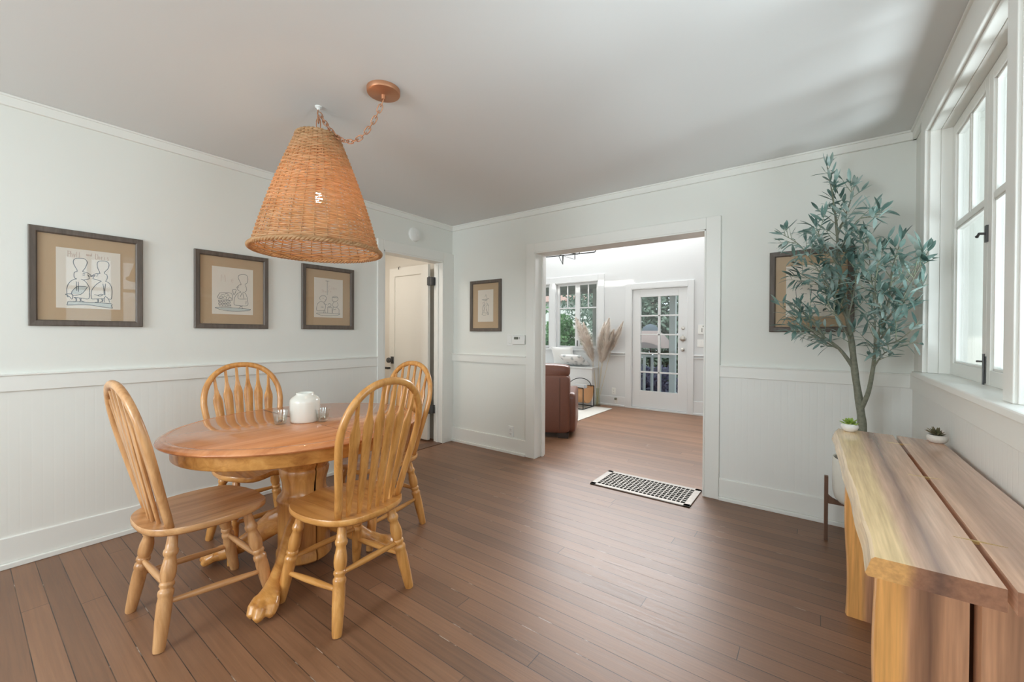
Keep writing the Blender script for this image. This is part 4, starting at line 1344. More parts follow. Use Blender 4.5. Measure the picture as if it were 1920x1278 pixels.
f3 = quad_map((1405, 450), (1708, 488), (1706, 888), (1405, 870))
s3 = [
 [(1540, 495), (1540, 640)], [(1520, 490), (1560, 497)],
 [(1465, 690), (1462, 665), (1480, 648), (1515, 650), (1528, 670), (1522, 700), (1500, 715), (1475, 705)], [(1490, 672), (1500, 676)], [(1515, 690), (1525, 692)],
 [(1470, 705), (1440, 730), (1430, 770), (1432, 802), (1470, 806), (1510, 800), (1520, 750), (1500, 715)],
 [(1500, 730), (1535, 745)], [(1475, 765), (1500, 768)], [(1505, 800), (1500, 830)], [(1515, 800), (1518, 828)],
 [(1590, 690), (1592, 665), (1615, 655), (1645, 662), (1655, 685), (1640, 708), (1612, 712), (1592, 700), (1590, 690)], [(1595, 668), (1650, 672)],
 [(1612, 715), (1595, 740), (1605, 768), (1635, 772), (1655, 750), (1645, 722)],
 [(1605, 770), (1595, 800), (1592, 832)], [(1640, 772), (1665, 800), (1664, 838)], [(1600, 800), (1630, 790)],
 [(1545, 745), (1560, 730), (1580, 745), (1570, 765), (1550, 762)], [(1540, 770), (1590, 772)], [(1545, 770), (1542, 830)], [(1588, 772), (1588, 832)],
 [(1425, 830), (1500, 828), (1600, 838), (1678, 842)], [(1425, 832), (1470, 850), (1560, 860), (1650, 855), (1678, 842)],
]
p3 = [words('Come', 1552, 585, 34, 42, .05), words('The', 1478, 612, 28, 28, .05), words('to', 1550, 612, 26, 26, .05)]
picture((XL, 1.895, 1.513), (0, 1, 0), (1, 0, 0), .462, .530, .255, .330, .034, 'dark framed drawing of two seated figures talking, next to the hall doorway', s3, f3, [], p3)

f4 = quad_map((222, 292), (470, 272), (475, 795), (222, 798))
s4 = [
 [(340, 400), (345, 370), (355, 360), (365, 385), (368, 415)], [(290, 440), (340, 435), (405, 418)], [(298, 448), (345, 445), (400, 425)],
 [(345, 445), (352, 460), (368, 448)], [(338, 445), (340, 475)], [(370, 440), (368, 470)],
 [(300, 490), (325, 480), (330, 520), (308, 545), (295, 575), (300, 620), (292, 680)],
 [(355, 490), (385, 510), (400, 560), (398, 620), (400, 680)], [(345, 500), (335, 560), (330, 630)], [(315, 545), (330, 600), (328, 630)],
 [(350, 560), (372, 520), (395, 540)], [(360, 560), (368, 610), (390, 660)], [(372, 640), (360, 590)],
 [(295, 655), (330, 650), (360, 655), (390, 645)], [(290, 680), (320, 690), (362, 685)], [(375, 660), (390, 685), (402, 675)], [(380, 670), (402, 665)],
 [(300, 500), (318, 520)], [(305, 540), (330, 535)], [(310, 600), (322, 640)],
]
picture((-2.852, YB, 1.514), (1, 0, 0), (0, -1, 0), .430, .545, .212, .340, .035, 'dark framed sketch of a figure in a broad hat, above the thermostat', s4, f4, [], [])

f5 = quad_map((130, 515), (345, 495), (350, 745), (130, 745))
s5 = [
 [(180, 660), (175, 620), (185, 590), (210, 582), (235, 592), (245, 625), (240, 665)], [(172, 590), (195, 580), (225, 582)], [(195, 620), (205, 612)], [(225, 618), (235, 614)], [(190, 560), (230, 552), (255, 570)],
 [(180, 660), (170, 690), (172, 720)], [(240, 665), (262, 690), (265, 720)], [(160, 722), (290, 728)], [(200, 640), (225, 640)], [(200, 680), (215, 700), (235, 690)],
]
picture((-.047, YB, 1.513), (1, 0, 0), (0, -1, 0), .455, .546, .265, .340, .035, 'dark framed drawing half hidden behind the olive tree leaves', s5, f5, [], [])

# ------------------------------------------------------------------ fittings on the walls
t = thing('smoke_detector', (XL, 2.82, 2.232), 'round white smoke detector high on the wall above the hall doorway', 'smoke detector')
k = MB().lathe([(.072, 0), (.072, .012), (.066, .022), (.05, .030), (.0, .031)], 40).xform(Matrix.Rotation(pi / 2, 4, 'Y'))
k.build('cover', M['plastic'], t, smooth=30)
MB().lathe([(.0, .030), (.014, .030), (.014, .033), (0, .033)], 20, (0, 0, 0)).xform(Matrix.Rotation(pi / 2, 4, 'Y') @ Matrix.Translation((0, .028, 0))).build('button', M['plastic'], t, smooth=30)

t = thing('light_switch', (-2.527, YB, 1.153), 'white light switch plate left of the thermostat', 'switch')
MB().box(-.038, .038, -.006, 0, -.058, .058).build('plate', M['plastic'], t, bevel=.003)
MB().box(-.017, .017, -.010, -.005, -.034, .034).build('rocker', M['plastic'], t, bevel=.002)
t = thing('thermostat', (-2.405, YB, 1.158), 'white wall thermostat with a small grey display beside the wide opening', 'thermostat')
MB().box(-.078, .074, -.028, 0, -.047, .047).build('body', M['plastic'], t, bevel=.006, seg=3)
MB().box(-.052, .0, -.0295, -.027, .004, .028).build('display', M['lcd'], t)
MB().box(.012, .018, -.0295, -.027, .006, .028).build('marker', M['lcd'], t)

def outlet(loc, label, far=False):
    t = thing('wall_outlet', loc, label, 'outlet')
    MB().box(-.035, .035, -.006, 0, -.057, .057).build('plate', M['plastic'], t, bevel=.003)
    for z in (.022, -.022):
        s = MB().box(-.016, .016, -.009, -.005, z - .014, z + .014).build('socket', M['plastic'], t, bevel=.003)
        MB().box(-.008, -.005, -.0095, -.0088, z - .004, z + .007).box(.005, .008, -.0095, -.0088, z - .004, z + .007).box(-.002, .002, -.0095, -.0088, z - .010, z - .006).build('slots', M['lcd'], s)
outlet((-2.510, YB, .222), 'white wall outlet just above the baseboard, left of the wide opening')
outlet((-2.79, Y2, .25), 'white wall outlet between the pampas grass and the glazed door')
t = thing('night_light', (-2.74, Y2 - .016, .10), 'small clear night light with a dark cap near the floor by the glazed door', 'night light')
MB().box(-.03, .03, -.004, 0, -.05, .05).build('plate', M['plastic'], t, bevel=.002)
MB().lathe([(0, 0), (.02, 0), (.022, .02), (.016, .035), (0, .035)], 16, (0, -.03, .015)).build('cap', M['lcd'], t, smooth=40)
MB().lathe([(0, -.045), (.016, -.045), (.022, -.02), (.020, .014), (0, .014)], 16, (0, -.03, 0)).build('lens', M['glass'], t, smooth=40)
t = thing('alarm_keypad', (-1.40, Y2, 1.295), 'white alarm keypad right of the glazed door, upper of the two plates', 'keypad')
MB().box(-.055, .065, -.025, 0, -.07, .07).build('body', M['plastic'], t, bevel=.004)
MB().box(.01, .06, -.0265, -.024, .04, .055).build('display', M['lcd'], t)
MB().box(-.005, .005, -.027, -.024, -.04, .02).build('slot', M['lcd'], t)
t = thing('switch_plate', (-1.38, Y2, 1.09), 'white three-switch plate below the alarm keypad', 'switch')
MB().box(-.09, .09, -.006, 0, -.057, .057).build('plate', M['plastic'], t, bevel=.003)
for i in (-1, 0, 1):
    MB().box(i * .046 - .016, i * .046 + .016, -.010, -.005, -.033, .033).build('rocker', M['plastic'], t, bevel=.002)

# floor register
t = thing('floor_vent', (-1.10, 3.268, 0), 'long metal floor register with a square grid in the wide opening', 'vent')
W_, D_ = .765, .39
g = MB()
g.box(-W_ / 2, W_ / 2, -D_ / 2, -D_ / 2 + .038, .002, .010).box(-W_ / 2, W_ / 2, D_ / 2 - .038, D_ / 2, .002, .010)
g.box(-W_ / 2, -W_ / 2 + .045, -D_ / 2, D_ / 2, .002, .010).box(W_ / 2 - .045, W_ / 2, -D_ / 2, D_ / 2, .002, .010)
nx, ny = 22, 8
gx0_, gx1_, gy0_, gy1_ = -W_ / 2 + .045, W_ / 2 - .045, -D_ / 2 + .038, D_ / 2 - .038
for i in range(1, nx):
    x = gx0_ + (gx1_ - gx0_) * i / nx
    g.box(x - .0045, x + .0045, gy0_, gy1_, .003, .0095)
for j in range(1, ny):
    y = gy0_ + (gy1_ - gy0_) * j / ny
    g.box(gx0_, gx1_, y - .0045, y + .0045, .003, .0093)
g.build('grille', M['steel'], t, bevel=.0015)
MB().box(gx0_ - .02, gx1_ + .02, gy0_ - .02, gy1_ + .02, .0005, .002).build('duct_shade', M['dark'], t)  # black sheet standing in for the shade below the grille
MB().box(.245, .25, -.08, .09, .009, .0125).build('damper_lever', M['steel'], t)

# ------------------------------------------------------------------ console table
SAP, MID, DRK = (.84, .60, .33), (.58, .30, .165), (.25, .125, .075)
SAPM = slab_mat('walnut_slab_top', .075 - .27, .40, 1, SAP, (.68, .43, .30), (.33, .205, .16), .24)  # top colours lightened to carry the window's sheen
ENDM = slab_mat('walnut_end_grain', .075 - .27, .40, 1, (.72, .38, .13), (.33, .15, .082), (.16, .075, .048), .5)
LEGM = slab_mat('walnut_slab_leg', .10 - .27, .36, 2, (.92, .47, .15), MID, DRK, .36, 3.3)
t = thing('console_table', (.27, 1.82, 0), 'live-edge wooden console table with brass inlays under the window', 'table')
ZC0, ZC1 = .728, .770
random.seed(11)
def live_edge(x_of, other, y0, y1, name, side):
    """slab with one natural edge: x_of(y) gives the upper arris; the bark side swells outward below it"""
    n = 64
    rows = []
    for i in range(n + 1):
        k = i / n
        y = y0[0] + (y1[0] - y0[0]) * k
        yo = y0[1] + (y1[1] - y0[1]) * k
        xe = x_of(y)
        s = side
        rows.append([(xe - s * .0, y, ZC1), (xe - s * .006, y, ZC1 - .006), (xe - s * (.012 + .003 * sin(y * 9)), y, ZC1 - .022), (xe - s * .015, y, ZC1 - .036), (xe - s * .011, y, ZC0), (other, yo, ZC0), (other, yo, ZC1)])
    mb = MB()
    m_ = 7
    v = [p for r in rows for p in r]
    f = [(i * m_ + k, i * m_ + (k + 1) % m_, (i + 1) * m_ + (k + 1) % m_, (i + 1) * m_ + k) for i in range(n) for k in range(m_)]
    f += [tuple(range(m_)), tuple(n * m_ + k for k in range(m_))]
    mb.add(v, f)
    o = mb.build(name, SAPM, t, smooth=30, off=(.27, 1.82, 0))
    o.data.materials.append(ENDM)                       # sawn ends are darker end grain
    for p in o.data.polygons[-2:]:
        p.material_index = 1
    return o
def edge_l(y):
    # measured run of the front edge
    P = [(1.11, .096), (1.23, .098), (1.37, .095), (1.5, .094), (1.66, .090), (1.85, .084), (2.05, .082), (2.25, .076), (2.45, .070), (2.56, .084)]
    for (a, b), (c, d) in zip(P, P[1:]):
        if y <= c or c == 2.56:
            k = (y - a) / (c - a)
            k = k * k * (3 - 2 * k)
            return b + (d - b) * k + .0010 * sin(y * 17)
def edge_r(y):
    return .430 + .004 * sin(y * 5) - .010 * max(0, (y - 2.25) / .25) ** 2
SLAB_OFF = (.27, 1.82, 0)
live_edge(edge_l, .274, (1.112, 1.112), (2.545, 2.525), 'slab', 1)
live_edge(edge_r, .286, (1.112, 1.112), (2.488, 2.522), 'slab', -1)
for y, xa, xb in ((1.333, .246, .328), (1.840, .236, .315), (2.341, .231, .309)):
    kx_ = MB()
    kx_.prism([(xa, y), ((xa + xb) / 2, y - .0035), (xb, y - .001), ((xa + xb) / 2, y + .0035)], ZC1 - .006, ZC1 + .0006)
    kx_.build('brass_key', M['brass'], t, off=SLAB_OFF)
for yy, x0, name in ((1.305, .118, 'leg_panel'), (2.308, .106, 'leg_panel')):
    for a, b in ((x0, .268), (.283, .421)):
        mb = MB()
        n = 20
        rows = []
        for i in range(n + 1):
            z = ZC0 * i / n
            xa = a + (.004 * sin(z * 11) + .003 * sin(z * 5 + 1) if a == x0 else 0)
            rows.append([(xa, yy + .004, z), (xa + .003, yy, z), (b, yy, z), (b, yy + .047, z), (xa + .003, yy + .047, z), (xa - .004, yy + .024, z)])
        v = [p for r in rows for p in r]
        f = [(i * 6 + k, i * 6 + (k + 1) % 6, (i + 1) * 6 + (k + 1) % 6, (i + 1) * 6 + k) for i in range(n) for k in range(6)]
        f += [tuple(range(6)), tuple(n * 6 + k for k in range(6))]
        mb.add(v, f).build(name, LEGM, t, smooth=30, off=SLAB_OFF)

for yy in (1.305, 2.308):
    MB().box(.15, .40, yy + .047, yy + .062, .10, ZC0 - .001).build('gap_backing', M['stand'], t, off=SLAB_OFF)  # dark board added so the slot between the leg boards reads as shade

# ------------------------------------------------------------------ succulents on the console
def fleshy(mb, c, az, el, ln, wd, th, curl=.3):
    d = Vector((cos(az) * cos(el), sin(az) * cos(el), sin(el)))
    sd = Vector((-sin(az), cos(az), 0))
    up = sd.cross(d) * -1
    if up.z < 0: up = -up
    rings = []
    for k, w in ((0, .45), (.2, .75), (.45, 1), (.65, .98), (.82, .72), (.94, .36), (1, .06)):
        p = Vector(c) + d * ln * k + up * ln * curl * k * k
        rings.append([p + sd * wd * w * cos(2 * pi * q / 8) / 2 + up * th * w * (sin(2 * pi * q / 8)) / 2 for q in range(8)])
    v = [p for r in rings for p in r]
    n = 8
    f = [(i * n + q, i * n + (q + 1) % n, (i + 1) * n + (q + 1) % n, (i + 1) * n + q) for i in range(len(rings) - 1) for q in range(n)]
    f += [tuple(range(n)), tuple((len(rings) - 1) * n + q for q in range(n))]
    mb.add(v, f)
t = thing('potted_succulent', (.121, 2.498, ZC1), 'lime green rosette succulent in a white bowl at the console corner below the tree', 'succulent', 'potted succulents on the console')
MB().lathe([(.022, 0), (.030, .002), (.040, .014), (.0455, .028), (.044, .040), (.038, .048), (.034, .049), (.032, .042), (0, .040)], 32, caps=False).build('pot', M['stonew'], t, smooth=60)
MB().lathe([(0, .0405), (.032, .0405), (.032, .043), (0, .044)], 24).build('soil', M['soil'], t)
random.seed(3)
mb = MB()
for ring, (n, el, ln) in enumerate(((9, .12, .052), (8, .42, .046), (7, .75, .036), (5, 1.15, .026))):
    for i in range(n):
        fleshy(mb, (0, 0, .043 + .004 * ring), 2 * pi * i / n + ring * .4 + random.uniform(-.1, .1), el + random.uniform(-.08, .08), ln * random.uniform(.9, 1.1), .020, .006, .18)
mb.build('rosette', M['lime'], t, smooth=True)
t.scale = (.74, .74, .74)
t = thing('potted_succulent', (.405, 2.462, ZC1), 'spiky olive-brown succulent in a speckled round bowl against the window wall', 'succulent', 'potted succulents on the console')
MB().lathe([(.024, 0), (.034, .002), (.046, .014), (.050, .028), (.047, .042), (.040, .049), (.036, .049), (.034, .042), (0, .040)], 32, caps=False).xform(Matrix.Scale(.93, 4)).build('pot', M['stone'], t, smooth=60)
MB().lathe([(0, .0385), (.031, .0385), (.031, .041), (0, .042)], 24).build('soil', M['soil'], t)
mb = MB()
for ring, (n, el, ln) in enumerate(((8, .55, .062), (7, .85, .062), (5, 1.2, .058))):
    for i in range(n):
        az = 2 * pi * i / n + ring * .5 + random.uniform(-.15, .15)
        fleshy(mb, (0, 0, .038), az, el + random.uniform(-.1, .1), ln * random.uniform(.85, 1.1) * (.72 if cos(az) > .55 else 1), .0135, .006, -.05)
mb.build('rosette', M['rust'], t, smooth=True)
t.scale = (.72, .72, .72)

# ------------------------------------------------------------------ olive tree, planter and stand
PX_, PY_ = .205, 3.10
t = thing('plant_stand', (PX_, PY_, 0), 'dark wooden four-legged stand under the ivory planter', 'plant stand')
for i in range(4):
    a = i * pi / 2 + radians(2)
    d = Vector((cos(a), sin(a), 0)); s = Vector((-sin(a), cos(a), 0))
    MB().obox(d * .160 + Vector((0, 0, .192)), d * .0095, s * .0115, (0, 0, .192)).build('leg', M['stand'], t, bevel=.002)
    n = 8
    mb = MB()
    v = []
    for k in range(n + 1):
        q = k / n
        r = .150 * (1 - q) + .006 * q
        zt = .272 - .034 * min(1, q * 2.2) ** .6
        for w in (-.010, .010):
            v.append(d * r + s * w + Vector((0, 0, .222)))
            v.append(d * r + s * w + Vector((0, 0, zt)))
    f = []
    for k in range(n):
        b0 = k * 4
        f += [(b0, b0 + 4, b0 + 5, b0 + 1), (b0 + 2, b0 + 3, b0 + 7, b0 + 6), (b0 + 1, b0 + 5, b0 + 7, b0 + 3), (b0, b0 + 2, b0 + 6, b0 + 4)]
    f += [(0, 1, 3, 2), (n * 4, n * 4 + 2, n * 4 + 3, n * 4 + 1)]
    mb.add(v, f).build('crossbar', M['stand'], t)

tree = thing('potted_olive_tree', (PX_, PY_, .24), 'tall grey-green olive tree in an ivory planter in the corner beside the window', 'tree')
TOFF = (PX_, PY_, .24)
MB().lathe([(0, .0), (.085, .0), (.105, .008), (.122, .03), (.131, .07), (.133, .12), (.133, .262), (.130, .266), (.124, .262), (.124, .225), (0, .222)], 56, caps=False).build('planter', M['pot'], tree, smooth=45)
MB().lathe([(0, .221), (.123, .221), (.123, .232), (.06, .238), (0, .239)], 32).build('soil', M['soil'], tree)
BR = {
'trunk': [(.205, 3.1, .46), (.207, 3.1, .679), (.195, 3.1, .816), (.172, 3.1, .999), (.157, 3.08, 1.153), (.137, 3.08, 1.307), (.112, 3.1, 1.464), (.091, 3.1, 1.685), (.079, 3.1, 1.875), (.057, 3.1, 2.067), (.033, 3.1, 2.224)],
'stem': [(.198, 3.1, .79), (.228, 3.06, .9), (.244, 3.02, 1.039), (.251, 2.98, 1.158), (.275, 2.95, 1.301), (.298, 2.92, 1.412), (.303, 2.9, 1.549), (.338, 2.9, 1.71)],
'll': [(.167, 3.1, 1.029), (.101, 3.05, 1.137), (.026, 3.0, 1.208), (-.062, 2.95, 1.275), (-.186, 2.92, 1.396)],
'll2': [(.101, 3.05, 1.137), (.04, 3.1, 1.175), (-.039, 3.15, 1.246), (-.123, 3.2, 1.314)],
'ul': [(.137, 3.08, 1.307), (.066, 3.02, 1.46), (-.015, 2.98, 1.616), (-.091, 2.95, 1.744), (-.174, 2.93, 1.814)],
'ml': [(.127, 3.08, 1.385), (.025, 3.15, 1.505), (-.097, 3.18, 1.61)],
'um': [(.091, 3.1, 1.685), (.131, 3.05, 1.795), (.179, 3.0, 1.868), (.236, 2.98, 1.86)],
'um2': [(.085, 3.1, 1.811), (.133, 3.12, 1.964), (.162, 3.15, 2.092)],
'u3': [(.099, 3.1, 1.622), (.022, 3.0, 1.739), (-.016, 2.95, 1.842)],
'r': [(.265, 2.96, 1.259), (.325, 2.85, 1.378), (.362, 2.72, 1.495), (.392, 2.6, 1.598)],
'rl': [(.251, 2.98, 1.158), (.321, 2.88, 1.189), (.370, 2.8, 1.248)],
'rm': [(.248, 3.0, 1.128), (.25, 3.05, 1.364), (.232, 3.08, 1.607), (.216, 3.1, 1.793)],
'rr': [(.298, 2.92, 1.412), (.36, 2.92, 1.497), (.395, 2.9, 1.579)],
'rb': [(.275, 2.95, 1.301), (.233, 2.85, 1.465), (.258, 2.8, 1.648)],
'l3': [(.026, 3.0, 1.208), (-.03, 2.96, 1.30), (-.10, 2.93, 1.38)],
'l4': [(.157, 3.08, 1.153), (.10, 3.0, 1.30), (.03, 2.95, 1.40)],
'c1': [(.137, 3.08, 1.307), (.16, 3.0, 1.48), (.17, 2.95, 1.62)],
'c2': [(.112, 3.1, 1.464), (.05, 3.1, 1.60), (.0, 3.08, 1.70)],
'r4': [(.255, 2.98, 1.18), (.32, 2.90, 1.29), (.375, 2.85, 1.36)],
'lo': [(.244, 3.02, 1.039), (.276, 2.95, 1.116), (.307, 2.9, 1.147)]}
def smooth3(P, k=5):
    P = [Vector(p) for p in P]
    out = []
    for i in range(len(P) - 1):
        p0, p1, p2, p3 = P[max(i - 1, 0)], P[i], P[i + 1], P[min(i + 2, len(P) - 1)]
        for q in range(k):
            t_ = q / k
            out.append(.5 * ((2 * p1) + (p2 - p0) * t_ + (2 * p0 - 5 * p1 + 4 * p2 - p3) * t_ ** 2 + (3 * p1 - p0 - 3 * p2 + p3) * t_ ** 3))
    out.append(P[-1])
    return out
random.seed(21)
bark, twig = MB(), MB()
RAD = {'trunk': (.0175, .003), 'stem': (.0145, .0028), 'll': (.0125, .002)}
leaves = []
for nme, P in BR.items():
    q = smooth3(P)
    r0, r1 = RAD.get(nme, (.006, .0016))
    n = len(q)
    if nme == 'trunk':
        rr = [max(.0025, .0235 * (1 - i / n) ** .9 + .001 * sin(i * 1.3)) for i in range(n)]
    else:
        rr = [r0 + (r1 - r0) * (i / (n - 1)) ** .7 for i in range(n)]
    bark.tube(q, rr, 10 if nme in RAD else 7)
    start = {'trunk': .50, 'stem': .38, 'll': .35, 'rm': .25}.get(nme, .12)
    # side twigs
    ln = sum((b - a).length for a, b in zip(q, q[1:]))
    count = max(4, int(ln * (1 - start) / .030))
    for c in range(count):
        k = start + (1 - start) * (c + random.random() * .7) / count
        i = min(n - 2, int(k * (n - 1)))
        p = q[i]
        tdir = (q[i + 1] - q[i]).normalized()
        side = tdir.cross(Vector((random.uniform(-1, 1), random.uniform(-1, 1), random.uniform(-1, 1)))).normalized()
        tl = random.uniform(.06, .15) * (.55 if k > .85 else 1)
        d = (tdir * .75 + side * .9 + Vector((0, 0, .35))).normalized()
        e1 = p + d * tl * .5
        e2 = p + d * tl + Vector((0, 0, random.uniform(-.02, .02)))
        if e2.x > .415:
            continue
        e2.y = min(e2.y, 3.33)
        tp = smooth3([p, e1, e2], 3)
        twig.tube(tp, [.0022, .002, .0018, .0015, .0013, .0012, .001][:len(tp)], 5)
        m_ = max(3, int(tl / .019))
        for j in range(m_):
            kk_ = .25 + .75 * (j + 1) / m_
            leaves.append((p.lerp(e2, kk_), d, j == m_ - 1))
    for j in range(3):
        leaves.append((q[-1], (q[-1] - q[-3]).normalized(), True))
lf = MB()
nleaf = 0
for p, d, end in leaves:
    for rep in range(1 if end else 1):
        side = d.cross(Vector((random.uniform(-1, 1), random.uniform(-1, 1), random.uniform(-1, 1)))).normalized()
        ld = (d * (1.2 if end else .55) + side * (.25 if end else .9) + Vector((0, 0, random.uniform(-.3, .25)))).normalized()
        wd = ld.cross(Vector((random.uniform(-.5, .5), random.uniform(-.5, .5), 1))).normalized()
        nn = wd.cross(ld)
        L_ = random.uniform(.055, .092); W2 = random.uniform(.0075, .0112)
        tip = p + ld * L_
        if tip.x > .425 or tip.y > YB - .03: continue
        v, f = [], []
        droop = random.uniform(-.35, .15)
        st = ((0, .12), (.12, .55), (.3, .92), (.5, 1), (.7, .85), (.88, .45), (1, .02))
        for k, w in st:
            c = p + ld * L_ * k + nn * L_ * droop * k * k
            v += [c - wd * W2 * w + nn * .0022 * w, c, c + wd * W2 * w + nn * .0022 * w]
        for i in range(len(st) - 1):
            f += [(i * 3, i * 3 + 1, i * 3 + 4, i * 3 + 3), (i * 3 + 1, i * 3 + 2, i * 3 + 5, i * 3 + 4)]
        lf.add(v, f)
        nleaf += 1
print('olive leaves', nleaf)
bark.build('trunk', M['bark'], tree, smooth=True, off=TOFF)
tag(twig.build('twigs', plain('green_twig', (.26, .30, .20), .7), tree, smooth=True, off=TOFF), kind='stuff')
tag(lf.build('foliage', M['olive'], tree, smooth=True, off=TOFF, flip=False), kind='stuff')

# ------------------------------------------------------------------ far room furniture
def pillowy(mb, x0, x1, y0, y1, z0, z1, r, n=6):
    """soft rounded block: subdivided superellipsoid"""
    c = Vector(((x0 + x1) / 2, (y0 + y1) / 2, (z0 + z1) / 2)); h = Vector(((x1 - x0) / 2, (y1 - y0) / 2, (z1 - z0) / 2))
    e = 2 / r
    nu, nv = 40, 20
    v, f = [], []
    sg = lambda a, p: math.copysign(abs(a) ** p, a)
    for i in range(nv + 1):
        ph = -pi / 2 + pi * i / nv
        for j in range(nu):
            th = 2 * pi * j / nu
            v.append(c + Vector((h.x * sg(cos(ph), e) * sg(cos(th), e), h.y * sg(cos(ph), e) * sg(sin(th), e), h.z * sg(sin(ph), e))))
    for i in range(nv):
        for j in range(nu):
            f.append((i * nu + j, i * nu + (j + 1) % nu, (i + 1) * nu + (j + 1) % nu, (i + 1) * nu + j))
    return mb.add(v, f)
t = thing('leather_recliner', (-2.865, 4.473, 0), 'brown leather recliner with its back to the dining room, just through the opening', 'armchair', rz=radians(25))
RO = (-2.69, 4.75, 0)
mb = MB(); pillowy(mb, -3.13, -2.285, 4.31, 4.52, .055, .735, 14)
mb.build('back_shell', M['leather'], t, smooth=True, off=RO)
MB().box(-2.40, -2.397, 4.3065, 4.312, .08, .70).build('seam', M['leather_d'], t, off=RO)
mb = MB(); pillowy(mb, -3.12, -2.29, 4.33, 4.60, .70, .858, 5)
mb.build('headrest', M['leather'], t, smooth=True, off=RO)
mb = MB(); pillowy(mb, -2.40, -2.215, 4.36, 5.12, .05, .53, 9)
mb.build('arm', M['leather'], t, smooth=True, off=RO)
mb = MB(); pillowy(mb, -3.20, -3.015, 4.36, 5.12, .05, .53, 9)
mb.build('arm', M['leather'], t, smooth=True, off=RO)
mb = MB(); pillowy(mb, -3.02, -2.395, 4.5, 5.1, .06, .45, 7)
mb.build('seat', M['leather'], t, smooth=True, off=RO)
for x, y in ((-2.36, 4.37), (-3.05, 4.37), (-2.36, 5.02), (-3.05, 5.02)):
    MB().box(x - .06, x + .06, y - .05, y + .05, 0, .06).build('foot', M['leather_d'], t, off=RO, bevel=.004)

mb = MB().box(-4.9, -2.69, 5.19, 6.38, .0005, .010)
tag(mb.build('area_rug', M['rug'], None, bevel=.003), 'flat ivory rug beyond the leather recliner', 'rug')

t = thing('window_seat', (-4.2, 6.54, 0), 'white boxed window seat beneath the far-room window', 'bench')
MB().box(-1.3, 1.13, -.13, .105, 0, .625).build('box', FT, t, bevel=.004)
MB().box(-1.32, 1.15, -.15, .105, .625, .65).build('seat_board', FT, t, bevel=.006)
def pillow(loc, w, h, d, tilt, yaw, label, mat):
    t = thing('cushion', loc, label, 'cushion', 'cushions on the window seat')
    n = 16
    v, f = [], []
    for s in (1, -1):
        b = len(v)
        for i in range(n + 1):
            for j in range(n + 1):
                a, c = -1 + 2 * i / n, -1 + 2 * j / n
                ed = max(0, (1 - a * a)) * max(0, (1 - c * c))
                pin = 1 - .07 * (1 - abs(a)) * (abs(c) ** 3) - .07 * (1 - abs(c)) * (abs(a) ** 3)
                v.append((a * w / 2 * pin, s * d / 2 * ed ** .35, c * h / 2 * pin))
        for i in range(n):
            for j in range(n):
                f.append((b + i * (n + 1) + j, b + (i + 1) * (n + 1) + j, b + (i + 1) * (n + 1) + j + 1, b + i * (n + 1) + j + 1))
    mb = MB().add(v, f)
    mb.xform(Matrix.Rotation(yaw, 4, 'Z') @ Matrix.Rotation(tilt, 4, 'X'))
    mb.build('cover', mat, t, smooth=True)
def print_mat():
    mt, nt, b = new_mat('leaf_print')
    tc = nt.nodes.new('ShaderNodeTexCoord')
    n = nt.nodes.new('ShaderNodeTexVoronoi'); n.inputs['Scale'].default_value = 11
    lnk(nt, tc.outputs['Object'], n.inputs['Vector'])
    r = ramp(nt, [(.28, (.50, .52, .52)), (.36, (.82, .82, .81))])
    lnk(nt, n.outputs['Distance'], r.inputs['Fac'])
    lnk(nt, r.outputs[0], b.inputs['Base Color'])
    b.inputs['Roughness'].default_value = .85
    return mt
pillow((-3.46, 6.52, .755), .46, .36, .13, radians(62), radians(-4), 'white cushion with a grey leaf print at the end of the window seat', print_mat())
pillow((-3.72, 6.575, .82), .42, .36, .12, radians(22), radians(6), 'plain white cushion leaning behind the printed one', M['linen'])

# magazine rack
t = thing('magazine_rack', (-3.17, 6.16, 0), 'black wire magazine rack with a tan leather sling on the ivory rug', 'rack')
x0, x1, y0_, y1_, zt = -.165, .165, -.195, .195, .355
zb0 = .016
fr = MB()
for x in (x0, x1):
    for y in (y0_, y1_):
        fr.box(x - .006, x + .006, y - .006, y + .006, zb0 - .005, zt)
    fr.box(x - .006, x + .006, y0_, y1_, zb0 - .005, zb0 + .007)
for y in (y0_, y1_):
    fr.box(x0, x1, y - .006, y + .006, zt - .006, zt + .006)
    fr.box(x0, x1, y - .006, y + .006, zb0 - .005, zb0 + .007)
fr.build('frame', M['black'], t)
arc = [(.0 + .0, y0_ * .98 * cos(a), zt - .02 + .155 * sin(a)) for a in [pi * k / 20 for k in range(21)]]
MB().tube([(q[1] * .62, q[1] * .98, q[2]) for q in arc], .006, 8).build('handle', M['black'], t, smooth=True)
sl = MB()
n = 24
v = []
for k in range(n + 1):
    a = pi * k / n
    y = -.188 * cos(a)
    z = .345 - .255 * sin(a) ** .62
    for x in (x0 + .004, x1 - .004):
        v.append((x, y, z)); v.append((x, y * .975, z + .005))
f = []
for k in range(n):
    b = k * 4
    f += [(b, b + 2, b + 6, b + 4), (b + 1, b + 5, b + 7, b + 3), (b, b + 4, b + 5, b + 1), (b + 2, b + 3, b + 7, b + 6)]
sl.add(v, f)
for x in (x0 + .006, x1 - .006):
    sl.add([(x, -.186 * cos(pi * k / n), .343 - .253 * sin(pi * k / n) ** .62 - (.0 if 0 < k < n else .0)) for k in range(n + 1)], [tuple(range(n + 1))])
sl.build('sling', M['tan'], t, smooth=50)
random.seed(5)
